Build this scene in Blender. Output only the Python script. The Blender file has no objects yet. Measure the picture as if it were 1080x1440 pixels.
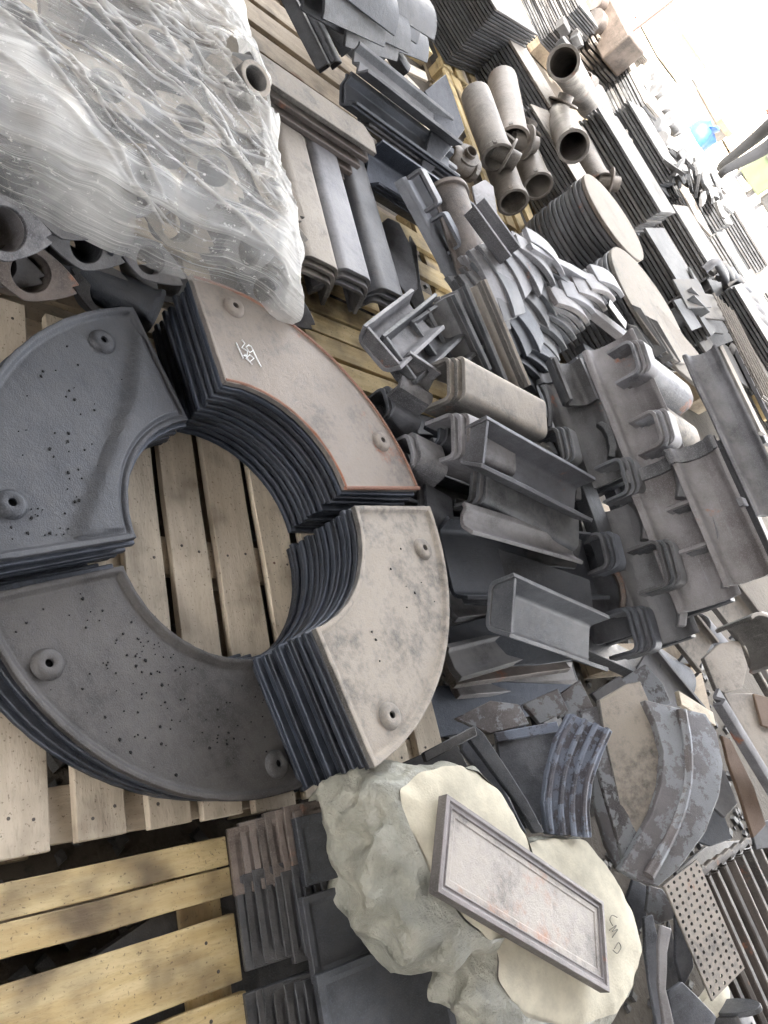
import bpy, bmesh, math, random
from mathutils import Vector, Matrix, noise
random.seed(7)
C = bpy.context.scene.collection
S = bpy.context.scene
R = math.radians
# ---------------------------------------------------------------- camera
PITCH, ROLL, F, H = R(36.5), 1.024, 1040.0, 1.58
fw = Vector((0, math.cos(PITCH), -math.sin(PITCH))); rt = Vector((1, 0, 0)); up0 = rt.cross(fw)
RT = rt*math.cos(ROLL) + up0*math.sin(ROLL); UPV = -rt*math.sin(ROLL) + up0*math.cos(ROLL)
cd = bpy.data.cameras.new('camera'); cam = bpy.data.objects.new('camera', cd); C.objects.link(cam)
cd.sensor_fit = 'VERTICAL'; cd.sensor_height = 36; cd.lens = 36*F/1440; cd.clip_start = .02; cd.clip_end = 400
CAM = Vector((0, 0, H))
cam.matrix_world = Matrix((( RT.x, UPV.x, -fw.x, 0), (RT.y, UPV.y, -fw.y, 0), (RT.z, UPV.z, -fw.z, H), (0, 0, 0, 1)))
S.camera = cam
# ---------------------------------------------------------------- light
SUN_EL, SUN_AZ = R(52), R(200)      # azimuth measured from +Y clockwise: behind the camera, a little to the left
w = bpy.data.worlds.new('World'); S.world = w; w.use_nodes = True
nt = w.node_tree; nt.nodes.clear()
sky = nt.nodes.new('ShaderNodeTexSky'); sky.sky_type = 'NISHITA'; sky.sun_disc = False
sky.sun_elevation = SUN_EL; sky.sun_rotation = SUN_AZ; sky.air_density = 1.0; sky.dust_density = 4.0; sky.ozone_density = .6
bg = nt.nodes.new('ShaderNodeBackground'); bg.inputs[1].default_value = .15
wo = nt.nodes.new('ShaderNodeOutputWorld'); hs = nt.nodes.new('ShaderNodeHueSaturation'); hs.inputs['Saturation'].default_value = .3
nt.links.new(sky.outputs[0], hs.inputs['Color']); wm = nt.nodes.new('ShaderNodeMix'); wm.data_type = 'RGBA'; wm.blend_type = 'MULTIPLY'; wm.inputs[0].default_value = 1; wm.inputs[7].default_value = (1.035, 1.0, .95, 1)
nt.links.new(hs.outputs[0], wm.inputs[6]); nt.links.new(wm.outputs[2], bg.inputs[0]); nt.links.new(bg.outputs[0], wo.inputs[0])
sl = bpy.data.lights.new('sun', 'SUN'); sl.energy = 2.0; sl.angle = R(.6); sl.color = (1, .96, .9)
so = bpy.data.objects.new('sun', sl); C.objects.link(so)
sd = Vector((math.sin(SUN_AZ)*math.cos(SUN_EL), math.cos(SUN_AZ)*math.cos(SUN_EL), math.sin(SUN_EL)))
so.rotation_euler = sd.to_track_quat('Z', 'Y').to_euler()
S.view_settings.view_transform = 'Standard'; S.view_settings.look = 'None'
S.view_settings.exposure = 3.98; S.view_settings.gamma = 1
# ---------------------------------------------------------------- helpers
UU = Vector((math.cos(R(-28)), math.sin(R(-28)), 0)); VV = Vector((math.cos(R(62)), math.sin(R(62)), 0)); ZZ = Vector((0, 0, 1))
def ray(x, y): return (fw + RT*((x-540)/F) - UPV*((y-720)/F))
def P(x, y, z):
    d = ray(x, y); return CAM + d*((z-H)/d.z)
def PP(x, y, o, n):
    d = ray(x, y); return CAM + d*((o-CAM).dot(n)/d.dot(n))
def L2(u, v, z=0): return UU*u + VV*v + ZZ*z
def uv(p): return p.dot(UU), p.dot(VV)
def fr(o, x, z):
    x = Vector(x).normalized(); z = Vector(z); z = (z - x*z.dot(x)).normalized(); y = z.cross(x)
    return Matrix(((x.x, y.x, z.x, o.x), (x.y, y.y, z.y, o.y), (x.z, y.z, z.z, o.z), (0, 0, 0, 1)))
def tag(o, label=None, cat=None, group=None, kind=None):
    if label: o['label'] = label
    if cat: o['category'] = cat
    if group: o['group'] = group
    if kind: o['kind'] = kind
    return o
def empty(name, M, label, cat, group=None):
    o = bpy.data.objects.new(name, None); C.objects.link(o); o.empty_display_size = .05
    o.matrix_world = M if isinstance(M, Matrix) else Matrix.Translation(M)
    return tag(o, label, cat, group)
def mk(name, vs, fs, mat, M=None, parent=None, smooth=35, bev=0, uvs=None):
    me = bpy.data.meshes.new(name); me.from_pydata([tuple(v) for v in vs], [], fs)
    bm = bmesh.new(); bm.from_mesh(me); bmesh.ops.recalc_face_normals(bm, faces=bm.faces); bm.to_mesh(me); bm.free()
    me.materials.append(mat)
    if smooth:
        me.shade_smooth(); me.set_sharp_from_angle(angle=R(smooth))
    o = bpy.data.objects.new(name, me); C.objects.link(o)
    if parent: o.parent = parent
    if M is not None: o.matrix_local = M
    if bev:
        b = o.modifiers.new('bevel', 'BEVEL'); b.width = bev; b.segments = 2 if bev > .002 else 1; b.limit_method = 'ANGLE'; b.angle_limit = R(38)
    return o
def dup(o, parent=None):
    c = o.copy(); C.objects.link(c); c.parent = parent
    for ch in list(o.children):
        d = dup(ch, c); d.matrix_local = ch.matrix_local
    return c
def place(o, M): o.matrix_world = M; return o
def jit(a): return random.uniform(-a, a)
def box(x0, y0, z0, x1, y1, z1):
    v = [(x0,y0,z0),(x1,y0,z0),(x1,y1,z0),(x0,y1,z0),(x0,y0,z1),(x1,y0,z1),(x1,y1,z1),(x0,y1,z1)]
    return v, [(0,3,2,1),(4,5,6,7),(0,1,5,4),(1,2,6,5),(2,3,7,6),(3,0,4,7)]
def join(*parts):
    V, Fc = [], []
    for v, f in parts:
        n = len(V); V += list(v); Fc += [tuple(i+n for i in q) for q in f]
    return V, Fc
def xf(vf, M): return [M @ Vector(v) for v in vf[0]], vf[1]
def prism(pts, z0, z1):
    n = len(pts); v = [(x, y, z0) for x, y in pts] + [(x, y, z1) for x, y in pts]
    return v, [tuple(range(n-1, -1, -1)), tuple(range(n, 2*n))] + [(i, (i+1) % n, (i+1) % n+n, i+n) for i in range(n)]
def lathe(prof, seg=32, closed=False):
    v, f = [], []; n = len(prof)
    for i in range(seg):
        a = 2*math.pi*i/seg
        for r, z in prof: v.append((r*math.cos(a), r*math.sin(a), z))
    for i in range(seg):
        j = (i+1) % seg
        for k in range(n if closed else n-1):
            l = (k+1) % n; f.append((i*n+k, j*n+k, j*n+l, i*n+l))
    return v, f
def rnd(pts, r, seg=4):
    out = [Vector(pts[0])]
    for i in range(1, len(pts)-1):
        p = Vector(pts[i]); a = Vector(pts[i-1])-p; b = Vector(pts[i+1])-p
        k = min(r, a.length*.45, b.length*.45); A = p+a.normalized()*k; B = p+b.normalized()*k
        for s in range(seg+1):
            t = s/seg; out.append(A*(1-t)**2 + p*2*t*(1-t) + B*t*t)
    out.append(Vector(pts[-1])); return out
def thick(pts, t):
    pts = [Vector(p) for p in pts]; o = []
    for i, p in enumerate(pts):
        a = (p-pts[i-1]).normalized() if i else (pts[1]-p).normalized()
        b = (pts[i+1]-p).normalized() if i < len(pts)-1 else a
        n = Vector((-a.y-b.y, a.x+b.x)); n.normalize(); c = max(.4, n.dot(Vector((-a.y, a.x))))
        o.append(p - n*(t/c))
    return [tuple(p) for p in pts], [tuple(p) for p in o]
def barmesh(pts, t, Lx, seed=0, warp=.0012, nseg=6, endskew=0):
    a, b = thick(pts, t); n = len(a); ring = a + b[::-1]; m = len(ring); v, f = [], []
    for s in range(nseg+1):
        x = Lx*s/nseg
        for k, (y, z) in enumerate(ring):
            q = noise.noise_vector(Vector((x*5+seed*3.1, y*9+seed, z*9)))*warp
            sk = endskew*z if s == 0 else (-endskew*z if s == nseg else 0)
            rg = (noise.noise(Vector((y*60, z*60, seed+s)))*.0022) if s in (0, nseg) else 0
            v.append((x+sk+rg, y+q.y, z+q.z))
    for s in range(nseg):
        for k in range(m): f.append((s*m+k, s*m+(k+1) % m, (s+1)*m+(k+1) % m, (s+1)*m+k))
    for e, rev in ((0, True), (nseg, False)):
        o = e*m
        for k in range(n-1):
            q = (o+k, o+k+1, o+m-2-k, o+m-1-k); f.append(q if rev else q[::-1])
    return v, f
def tube(pts, r, seg=8):
    pts = [Vector(p) for p in pts]; v, f = [], []; n = len(pts); ux = None
    for i, p in enumerate(pts):
        d = (pts[min(i+1, n-1)]-pts[max(i-1, 0)]).normalized()
        if ux is None: ux = d.orthogonal().normalized()
        ux = (ux-d*ux.dot(d)).normalized(); uy = d.cross(ux); rr = r[i] if isinstance(r, (list, tuple)) else r
        for k in range(seg):
            a = 2*math.pi*k/seg; v.append(p+ux*rr*math.cos(a)+uy*rr*math.sin(a))
    for i in range(n-1):
        for k in range(seg): f.append((i*seg+k, i*seg+(k+1) % seg, (i+1)*seg+(k+1) % seg, (i+1)*seg+k))
    f.append(tuple(range(seg-1, -1, -1))); f.append(tuple((n-1)*seg+k for k in range(seg)))
    return v, f
# ---------------------------------------------------------------- materials
def N(nt, t, **k):
    n = nt.nodes.new(t)
    for a, b in k.items(): setattr(n, a, b)
    return n
def newmat(name):
    m = bpy.data.materials.new(name); m.use_nodes = True; t = m.node_tree; t.nodes.clear()
    o = N(t, 'ShaderNodeOutputMaterial'); b = N(t, 'ShaderNodeBsdfPrincipled'); t.links.new(b.outputs[0], o.inputs[0])
    return m, t, b, o
def coords(t, scale=(1, 1, 1)):
    tc = N(t, 'ShaderNodeTexCoord'); oi = N(t, 'ShaderNodeObjectInfo')
    ad = N(t, 'ShaderNodeVectorMath', operation='MULTIPLY_ADD'); ad.inputs[1].default_value = (17, 31, 23)
    cx = N(t, 'ShaderNodeCombineXYZ')
    for i in range(3): t.links.new(oi.outputs['Random'], cx.inputs[i])
    t.links.new(cx.outputs[0], ad.inputs[0])
    mp = N(t, 'ShaderNodeMapping'); mp.inputs['Scale'].default_value = scale
    t.links.new(tc.outputs['Object'], mp.inputs[0]); t.links.new(mp.outputs[0], ad.inputs[2])
    return ad.outputs[0], oi.outputs['Random']
def noise_n(t, vec, scale, detail=4, rough=.6):
    n = N(t, 'ShaderNodeTexNoise'); n.inputs['Scale'].default_value = scale; n.inputs['Detail'].default_value = detail
    n.inputs['Roughness'].default_value = rough; t.links.new(vec, n.inputs['Vector']); return n.outputs['Fac']
def ramp(t, fac, a, b, c0=(0, 0, 0, 1), c1=(1, 1, 1, 1)):
    r = N(t, 'ShaderNodeMapRange'); r.inputs[1].default_value = a; r.inputs[2].default_value = b
    r.interpolation_type = 'SMOOTHSTEP'; t.links.new(fac, r.inputs[0]); return r.outputs[0]
def mixc(t, fac, a, b):
    m = N(t, 'ShaderNodeMix', data_type='RGBA')
    for s, v in ((0, fac), (6, a), (7, b)):
        if isinstance(v, (int, float)): m.inputs[s].default_value = v
        elif isinstance(v, tuple): m.inputs[s].default_value = (*v, 1)
        else: t.links.new(v, m.inputs[s])
    return m.outputs[2]
def math_n(t, op, a, b):
    m = N(t, 'ShaderNodeMath', operation=op)
    for i, v in enumerate((a, b)):
        if isinstance(v, (int, float)): m.inputs[i].default_value = v
        else: t.links.new(v, m.inputs[i])
    return m.outputs[0]
def iron(name, base, dust=(.34, .31, .27), damt=.5, rust=.05, rough=.55, pits=0, bump=.45, peel=None, metal=.25, scale=1.0):
    m, t, b, o = newmat(name); vec, rn = coords(t)
    n1 = noise_n(t, vec, 5*scale, 5, .65); n2 = noise_n(t, vec, 38*scale, 4, .7); n3 = noise_n(t, vec, 320, 3, .6)
    hi = tuple(min(1, c*1.8+.01) for c in base); lo = tuple(c*.5 for c in base)
    col = mixc(t, ramp(t, n1, .32, .68), lo, hi)
    col = mixc(t, ramp(t, rn, .35, 1), col, mixc(t, .55, col, tuple(min(1, c*2.1) for c in base))); col = mixc(t, ramp(t, rn, .3, 0), col, mixc(t, .5, col, tuple(c*.45 for c in base)))
    fr_ = math_n(t, 'FRACT', math_n(t, 'MULTIPLY', rn, 7.31), 0); warm = tuple(x*k for x, k in zip(base, (1.25, 1.02, .84)))
    col = mixc(t, math_n(t, 'MULTIPLY', ramp(t, fr_, .45, .9), .35), col, mixc(t, n1, warm, tuple(min(1, x*1.8) for x in warm)))
    vs_, _ = coords(t, (1.5, 14, 14)); stn = noise_n(t, vs_, 3.5, 6, .7)
    col = mixc(t, math_n(t, 'MULTIPLY', ramp(t, stn, .55, .72), .45), col, tuple(min(1, c*2.4+.02) for c in base))
    col = mixc(t, math_n(t, 'MULTIPLY', ramp(t, stn, .42, .30), .5), col, tuple(c*.35 for c in base))
    g = N(t, 'ShaderNodeNewGeometry'); sx = N(t, 'ShaderNodeSeparateXYZ'); t.links.new(g.outputs['Normal'], sx.inputs[0])
    upf = ramp(t, sx.outputs[2], .15, .95)
    dn = math_n(t, 'ADD', math_n(t, 'MULTIPLY', n1, .7), math_n(t, 'MULTIPLY', n2, .6))
    df = math_n(t, 'MULTIPLY', math_n(t, 'MULTIPLY', upf, ramp(t, dn, .35, .9)), damt*1.6)
    cl = N(t, 'ShaderNodeClamp'); t.links.new(df, cl.inputs[0]); col = mixc(t, cl.outputs[0], col, dust)
    if peel:
        pf = ramp(t, noise_n(t, vec, 13, 9, .70), .485, .515); col = mixc(t, pf, col, peel)
    if rust:
        rv = noise_n(t, vec, 3.3, 6, .72); rf = ramp(t, rv, .66-rust, .74-rust*.5)
        col = mixc(t, rf, col, mixc(t, n2, (.22, .06, .025), (.42, .19, .10)))
    if pits:
        vo = N(t, 'ShaderNodeTexVoronoi'); vo.inputs['Scale'].default_value = 55; t.links.new(vec, vo.inputs['Vector'])
        pm = math_n(t, 'MULTIPLY', math_n(t, 'LESS_THAN', vo.outputs['Distance'], .16), math_n(t, 'GREATER_THAN', n1, .60-pits))
        pm = math_n(t, 'MULTIPLY', pm, math_n(t, 'GREATER_THAN', n2, .5)); col = mixc(t, pm, col, (.012, .012, .014))
    sp = ramp(t, n3, .50, .66); col = mixc(t, math_n(t, 'MULTIPLY', sp, .5), col, tuple(min(1, c*2.2+.03) for c in base))
    t.links.new(col, b.inputs['Base Color']); b.inputs['Metallic'].default_value = metal
    t.links.new(math_n(t, 'ADD', math_n(t, 'MULTIPLY', n2, .5), rough-.26), b.inputs['Roughness'])
    bp = N(t, 'ShaderNodeBump'); bp.inputs['Strength'].default_value = bump; bp.inputs['Distance'].default_value = .004
    t.links.new(math_n(t, 'ADD', math_n(t, 'MULTIPLY', n2, 1.0), math_n(t, 'MULTIPLY', n3, .6)), bp.inputs['Height'])
    t.links.new(bp.outputs[0], b.inputs['Normal']); return m
def wood(name, c0, c1, dark=(.1, .07, .045), grime=.3):
    m, t, b, o = newmat(name); vec, rn = coords(t, (1.2, 9, 9)); v2, _ = coords(t, (4, 14, 14)); v3, _ = coords(t)
    g = noise_n(t, vec, 4.5, 6, .65); st = noise_n(t, v2, 14, 3, .6); k = noise_n(t, v3, 7, 3, .5); fine = noise_n(t, v3, 140, 3, .6)
    col = mixc(t, ramp(t, g, .3, .7), c0, c1); col = mixc(t, math_n(t, 'MULTIPLY', ramp(t, st, .52, .75), .4), col, tuple(x*.5 for x in c0))
    col = mixc(t, math_n(t, 'MULTIPLY', rn, .45), col, tuple(x*y_ for x, y_ in zip(c0, (.62, .60, .62)))); col = mixc(t, math_n(t, 'MULTIPLY', ramp(t, k, .60-grime*.25, .78), .75*grime+.3), col, dark)
    col = mixc(t, math_n(t, 'MULTIPLY', ramp(t, fine, .62, .70), .7), col, dark)
    vo = N(t, 'ShaderNodeTexVoronoi'); vo.inputs['Scale'].default_value = 3.2; mp = N(t, 'ShaderNodeMapping'); mp.inputs['Scale'].default_value = (.55, 1, 1)
    t.links.new(v3, mp.inputs[0]); t.links.new(mp.outputs[0], vo.inputs['Vector'])
    kn = ramp(t, math_n(t, 'MULTIPLY', vo.outputs['Distance'], 1), .10, .045); col = mixc(t, math_n(t, 'MULTIPLY', kn, .8), col, (.13, .06, .025))
    t.links.new(col, b.inputs['Base Color']); b.inputs['Roughness'].default_value = .75
    bp = N(t, 'ShaderNodeBump'); bp.inputs['Strength'].default_value = .5; bp.inputs['Distance'].default_value = .003
    t.links.new(math_n(t, 'ADD', st, math_n(t, 'MULTIPLY', g, .8)), bp.inputs['Height']); t.links.new(bp.outputs[0], b.inputs['Normal']); return m
def plain(name, col, rough=.7, metal=0, var=.3, sc=8):
    m, t, b, o = newmat(name); vec, rn = coords(t); n = noise_n(t, vec, sc, 5, .65)
    t.links.new(mixc(t, ramp(t, n, .3, .7), tuple(c*(1-var) for c in col), tuple(min(1, c*(1+var)) for c in col)), b.inputs['Base Color'])
    b.inputs['Roughness'].default_value = rough; b.inputs['Metallic'].default_value = metal
    bp = N(t, 'ShaderNodeBump'); bp.inputs['Strength'].default_value = .3; bp.inputs['Distance'].default_value = .004
    t.links.new(noise_n(t, vec, sc*12, 3, .6), bp.inputs['Height']); t.links.new(bp.outputs[0], b.inputs['Normal']); return m
M = dict(
 dark=iron('dark_cast_iron', (.026, .028, .033), damt=.12, rust=0, rough=.5, metal=.35),
 edge=iron('blue_black_iron', (.024, .030, .043), dust=(.15, .15, .16), damt=.2, rust=0, rough=.42, metal=.4, bump=.5),
 slate=iron('slate_iron_with_dust', (.030, .034, .043), dust=(.095, .095, .098), damt=.5, rust=0, rough=.5, pits=0),
 grit=iron('gritty_grey_iron', (.046, .046, .049), dust=(.135, .125, .118), damt=.55, rust=0, rough=.6),
 tan=iron('tan_dusty_iron', (.11, .105, .10), dust=(.36, .315, .265), damt=.95, rust=.02, rough=.7, bump=.5),
 tanrust=iron('rust_stained_iron', (.10, .09, .085), dust=(.29, .25, .215), damt=1.0, rust=.08, rough=.7, bump=.6),
 grey=iron('grey_cast_iron', (.060, .063, .070), dust=(.24, .23, .22), damt=.42, rust=.015, rough=.55),
 light=iron('light_grey_cast_iron', (.115, .115, .125), dust=(.34, .325, .32), damt=.55, rust=.03, rough=.6),
 blue=iron('bluish_cast_iron', (.064, .068, .079), dust=(.22, .22, .23), damt=.3, rust=.03, rough=.5),
 brown=iron('brown_cast_iron', (.075, .064, .058), dust=(.25, .2, .17), damt=.4, rust=.08, rough=.6),
 bars=iron('dark_brown_iron_bars', (.045, .038, .034), dust=(.14, .12, .1), damt=.4, rust=.06, rough=.6),
 far=iron('dusty_far_iron', (.07, .07, .072), dust=(.19, .175, .15), damt=.7, rust=.02, rough=.65),
 fard=iron('dark_far_iron', (.040, .041, .043), dust=(.15, .145, .135), damt=.5, rust=0, rough=.6),
 cream=iron('cream_dusty_iron', (.11, .10, .09), dust=(.22, .19, .155), damt=1.0, rust=.0, rough=.75),
 pipe=iron('warm_grey_iron_pipe', (.12, .108, .096), dust=(.26, .23, .195), damt=.6, rust=.05, rough=.55),
 peel=iron('peeling_scaled_iron', (.075, .07, .073), dust=(.2, .19, .19), damt=.3, rust=0, rough=.5, peel=(.235, .245, .26)),
 peelb=iron('peeling_blue_iron', (.045, .045, .055), dust=(.15, .15, .16), damt=.2, rust=0, rough=.45, peel=(.15, .17, .215)),
 rust=iron('orange_rusty_iron', (.10, .07, .05), dust=(.2, .15, .12), damt=.4, rust=.10, rough=.75),
 rustline=iron('rusty_rim', (.20, .10, .07), dust=(.27, .17, .13), damt=.6, rust=.1, rough=.75),
 hole=plain('deep_black_void', (.006, .006, .007), .9),
 woodp=wood('pale_pallet_wood', (.54, .46, .35), (.70, .61, .48), grime=.4),
 woody=wood('yellow_pallet_wood', (.56, .41, .19), (.74, .60, .34), grime=.85),
 woodd=wood('grimy_wood', (.30, .23, .15), (.42, .34, .24), grime=.7),
 chalk=plain('white_chalk', (.75, .76, .78), .9), pen=plain('dark_marker', (.2, .19, .16), .9),
 foam=plain('cream_packing_foam', (.56, .515, .405), .85, var=.15, sc=14),
 conc=plain('pale_concrete', (.62, .58, .5), .9, var=.15, sc=3),
 white=plain('white_painted_sheet', (.8, .8, .78), .7, var=.08),
)
# ---------------------------------------------------------------- ground, platform, unseen roof and walls added to shape the light
m, t, b, o = newmat('yard_ground'); vec = N(t, 'ShaderNodeTexCoord').outputs['Object']
n1 = noise_n(t, vec, 1.6, 6, .6); n2 = noise_n(t, vec, 22, 5, .7)
sx = N(t, 'ShaderNodeSeparateXYZ'); t.links.new(vec, sx.inputs[0])
c = mixc(t, n1, (.055, .045, .036), (.14, .12, .095)); c = mixc(t, math_n(t, 'MULTIPLY', ramp(t, n2, .5, .7), .5), c, (.03, .026, .022))
c = mixc(t, ramp(t, sx.outputs[1], 9.5, 12), c, mixc(t, n1, (.5, .46, .38), (.66, .62, .53)))
t.links.new(c, b.inputs['Base Color']); b.inputs['Roughness'].default_value = .9
bp = N(t, 'ShaderNodeBump'); bp.inputs['Strength'].default_value = .6; bp.inputs['Distance'].default_value = .02
t.links.new(n2, bp.inputs['Height']); t.links.new(bp.outputs[0], b.inputs['Normal'])
tag(mk('ground', [(-150, -60, 0), (150, -60, 0), (150, 250, 0), (-150, 250, 0)], [(0, 1, 2, 3)], m), kind='structure')
v, f = box(-7, 11, 0, 14, 60, .62)
plat = mk('paved_platform', v, f, M['conc'], bev=.02); tag(plat, kind='structure')
ro = empty('shade_roof', (0, 0, 5.2), 'added unseen roof and walls that shade the near half of the yard', 'roof')  # out of view, added to keep sun and sky off the near yard
pr = []
for i in range(121): pr.append((-12+i*.2, 7.2+(.03 if i % 2 else 0)))
v = [(x, y, z) for y in (-9, 5.0) for x, z in pr]; n = len(pr)
mk('shade_sheet', v, [(i, i+1, n+i+1, n+i) for i in range(n-1)], plain('shade_sheet', (.16, .16, .17)), Matrix.Translation((0, 0, -7.2)), ro, smooth=0)
for nm_, (x0, y0, x1, y1) in (('back_blocker', (-11.9, -9.1, 11.9, -9.0)), ('side_wall', (11.9, -9, 12.0, 4.2)), ('low_blocker', (-12.0, -9, -11.9, 4.2))):  # unseen walls added to cut sky light from behind and the sides
    v, f = box(x0, y0, 0, x1, y1, {'side_wall': 7.15, 'back_blocker': 6.0, 'low_blocker': 6.4}[nm_]); mk(nm_, v, f, plain('light_blocker', (.10, .10, .11)), Matrix.Translation((0, 0, -7.2)), ro)
for x in (-11.5, 11.5):
    for y in (-8.5, 4.8):
        v, f = box(x-.1, y-.1, 0, x+.1, y+.1, 7.19); mk('post', v, f, M['light'], Matrix.Translation((0, 0, -7.2)), ro)
# ---------------------------------------------------------------- pallets
def pallet(u0, v0, u1, v1, z, along, boards, mat, label, skid=.1, seed=0, group='wooden pallets under the castings'):
    """boards: list of (a0, a1) spans across the board direction; along 'u' or 'v'"""
    random.seed(seed)
    r = empty('wooden_pallet', L2((u0+u1)/2, (v0+v1)/2, 0), label, 'pallet', group)
    base = r.matrix_world.inverted()
    def piece(nm, ua, va, za, ub, vb, zb, mt, long):
        if long == 'u': x, l, wd = UU, ub-ua, vb-va
        else: x, l, wd = VV, vb-va, ub-ua
        ns = 8; vs, fs = [], []
        for i in range(ns+1):
            q = l*i/ns
            for (yy, z_) in ((-wd/2, za-zb), (wd/2, za-zb), (wd/2, 0), (-wd/2, 0)):
                vs.append((q-l/2, yy+noise.noise(Vector((q*6, yy*9, seed+ua*7)))*.004, z_+noise.noise(Vector((q*4, yy*20, va*9)))*.002))
        for i in range(ns):
            for k in range(4): fs.append((i*4+k, i*4+(k+1) % 4, i*4+4+(k+1) % 4, i*4+4+k))
        fs += [(3, 2, 1, 0), (ns*4, ns*4+1, ns*4+2, ns*4+3)]
        mk(nm, vs, fs, mt, base @ fr(L2((ua+ub)/2, (va+vb)/2, zb), x, ZZ), r, bev=.0025)
    bt = .022
    for a0, a1 in boards:
        e0, e1 = jit(.006), jit(.006)
        if along == 'u': piece('board', u0+e0, a0, z-bt+jit(.001), u1+e1, a1, z+jit(.001), mat, 'u')
        else: piece('board', a0, v0+e0, z-bt, a1, v1+e1, z+jit(.0015), mat, 'v')
    if u1 > -1.45 and v0 < 1.6 and seed in (3, 5):
        nm = None
        for a0, a1 in boards:
            if a1-a0 < .08: continue
            for k in range(3):
                for q in (.28, .72):
                    ac = a0+(a1-a0)*q+jit(.006); bc = ((u0+.06+(u1-u0-.12)*k/2) if along == 'u' else (v0+.06+(v1-v0-.12)*k/2))+jit(.02)
                    p = L2(bc, ac, z+.0003) if along == 'u' else L2(ac, bc, z+.0003)
                    if nm is None: nm = mk('nail', *lathe([(.0001, .0016), (.003, .0016), (.0038, .0)], 8), M['bars'], base @ Matrix.Translation(p), r)
                    else: nn = dup(nm, r); nn.matrix_local = base @ Matrix.Translation(p)
    for k in range(3):
        if along == 'u':
            c = u0+.06+(u1-u0-.12)*k/2; piece('cross_board', c-.05, v0+.01, z-bt*2-.004, c+.05, v1-.01, z-bt-.003, mat, 'v')
            for j in range(3):
                d = v0+.06+(v1-v0-.12)*j/2; piece('block', c-.045, d-.045, .024, c+.045, d+.045, z-bt*2-.006, mat, 'u')
        else:
            c = v0+.06+(v1-v0-.12)*k/2; piece('cross_board', u0+.01, c-.05, z-bt*2-.004, u1-.01, c+.05, z-bt-.003, mat, 'u')
            for j in range(3):
                d = u0+.06+(u1-u0-.12)*j/2; piece('block', d-.045, c-.045, .024, d+.045, c+.045, z-bt*2-.006, mat, 'u')
    for k in range(3):
        if along == 'u':
            d = v0+.06+(v1-v0-.12)*k/2; piece('bottom_board', u0, d-.05, .002, u1, d+.05, .022, M['woodd'], 'u')
        else:
            d = u0+.06+(u1-u0-.12)*k/2; piece('bottom_board', d-.05, v0, .002, d+.05, v1, .022, M['woodd'], 'v')
    return r
PT = .144
pallet(-1.30, .50, -.085, 1.72, PT, 'u', [(.50, .60), (.645, .745), (.79, .888), (.912, 1.015), (1.042, 1.16), (1.188, 1.29), (1.33, 1.43), (1.47, 1.57), (1.61, 1.72)], M['woodp'], 'pale wooden pallet carrying the four stacks of ring plates', seed=3)
pallet(-.048, -.20, 1.15, .955, PT, 'v', [(-.048, .008), (.0125, .064), (.10, .215), (.235, .33), (.37, .47), (.52, .62), (.67, .77), (.8, .9), (1.0, 1.12)], M['woody'], 'yellow wooden pallet with cracked knotty boards in the bottom left corner', seed=5)
pallet(-2.75, 1.54, -1.40, 2.60, PT, 'v', [(-2.7, -2.6), (-2.5, -2.4), (-2.3, -2.2), (-2.1, -2.0), (-1.93, -1.84), (-1.80, -1.70), (-1.685, -1.60), (-1.59, -1.505), (-1.49, -1.40)], M['woody'], 'yellow wooden pallet with dark knots beside the rust edged ring plate', seed=8)
pallet(-2.6, -.2, -1.345, 1.20, PT, 'v', [(-1.45, -1.345), (-1.6, -1.5), (-1.8, -1.7), (-2, -1.9), (-2.2, -2.1), (-2.55, -2.45)], M['woodd'], 'grimy pallet under the film wrapped pipe castings', seed=9)
pallet(-4.1, 1.15, -2.95, 2.5, .16, 'v', [(-4.0, -3.88), (-3.8, -3.68), (-3.6, -3.46), (-3.42, -3.27), (-3.22, -3.08)], M['woodd'], 'greenish worn pallet behind the plastic wrapped pile', seed=10)
pallet(-5.9, 3.44, -4.52, 4.6, .15, 'u', [(3.44, 3.54), (3.6, 3.7), (3.8, 3.9), (4.0, 4.1), (4.3, 4.4)], M['woody'], 'pallet under the tall stack of square plates', seed=11)
pallet(-4.47, 3.42, -3.12, 4.5, .15, 'u', [(3.42, 3.475), (3.5, 3.6), (3.65, 3.75), (3.85, 3.95), (4.1, 4.2), (4.35, 4.45)], M['woody'], 'pallet with yellow edge board under the branched pipes', seed=12)
pallet(-3.05, 3.5, -1.85, 4.7, .14, 'u', [(3.5, 3.6), (3.7, 3.8), (3.9, 4.0), (4.1, 4.2), (4.4, 4.5)], M['woodd'], 'pallet under the two stacks of round plates', seed=13)
pallet(-1.3, 2.9, -.35, 3.9, .14, 'v', [(-1.2, -1.1), (-.9, -.8), (-.6, -.5), (-.47, -.37)], M['woodd'], 'pallet beneath the crossed channel bars', seed=14)
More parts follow.
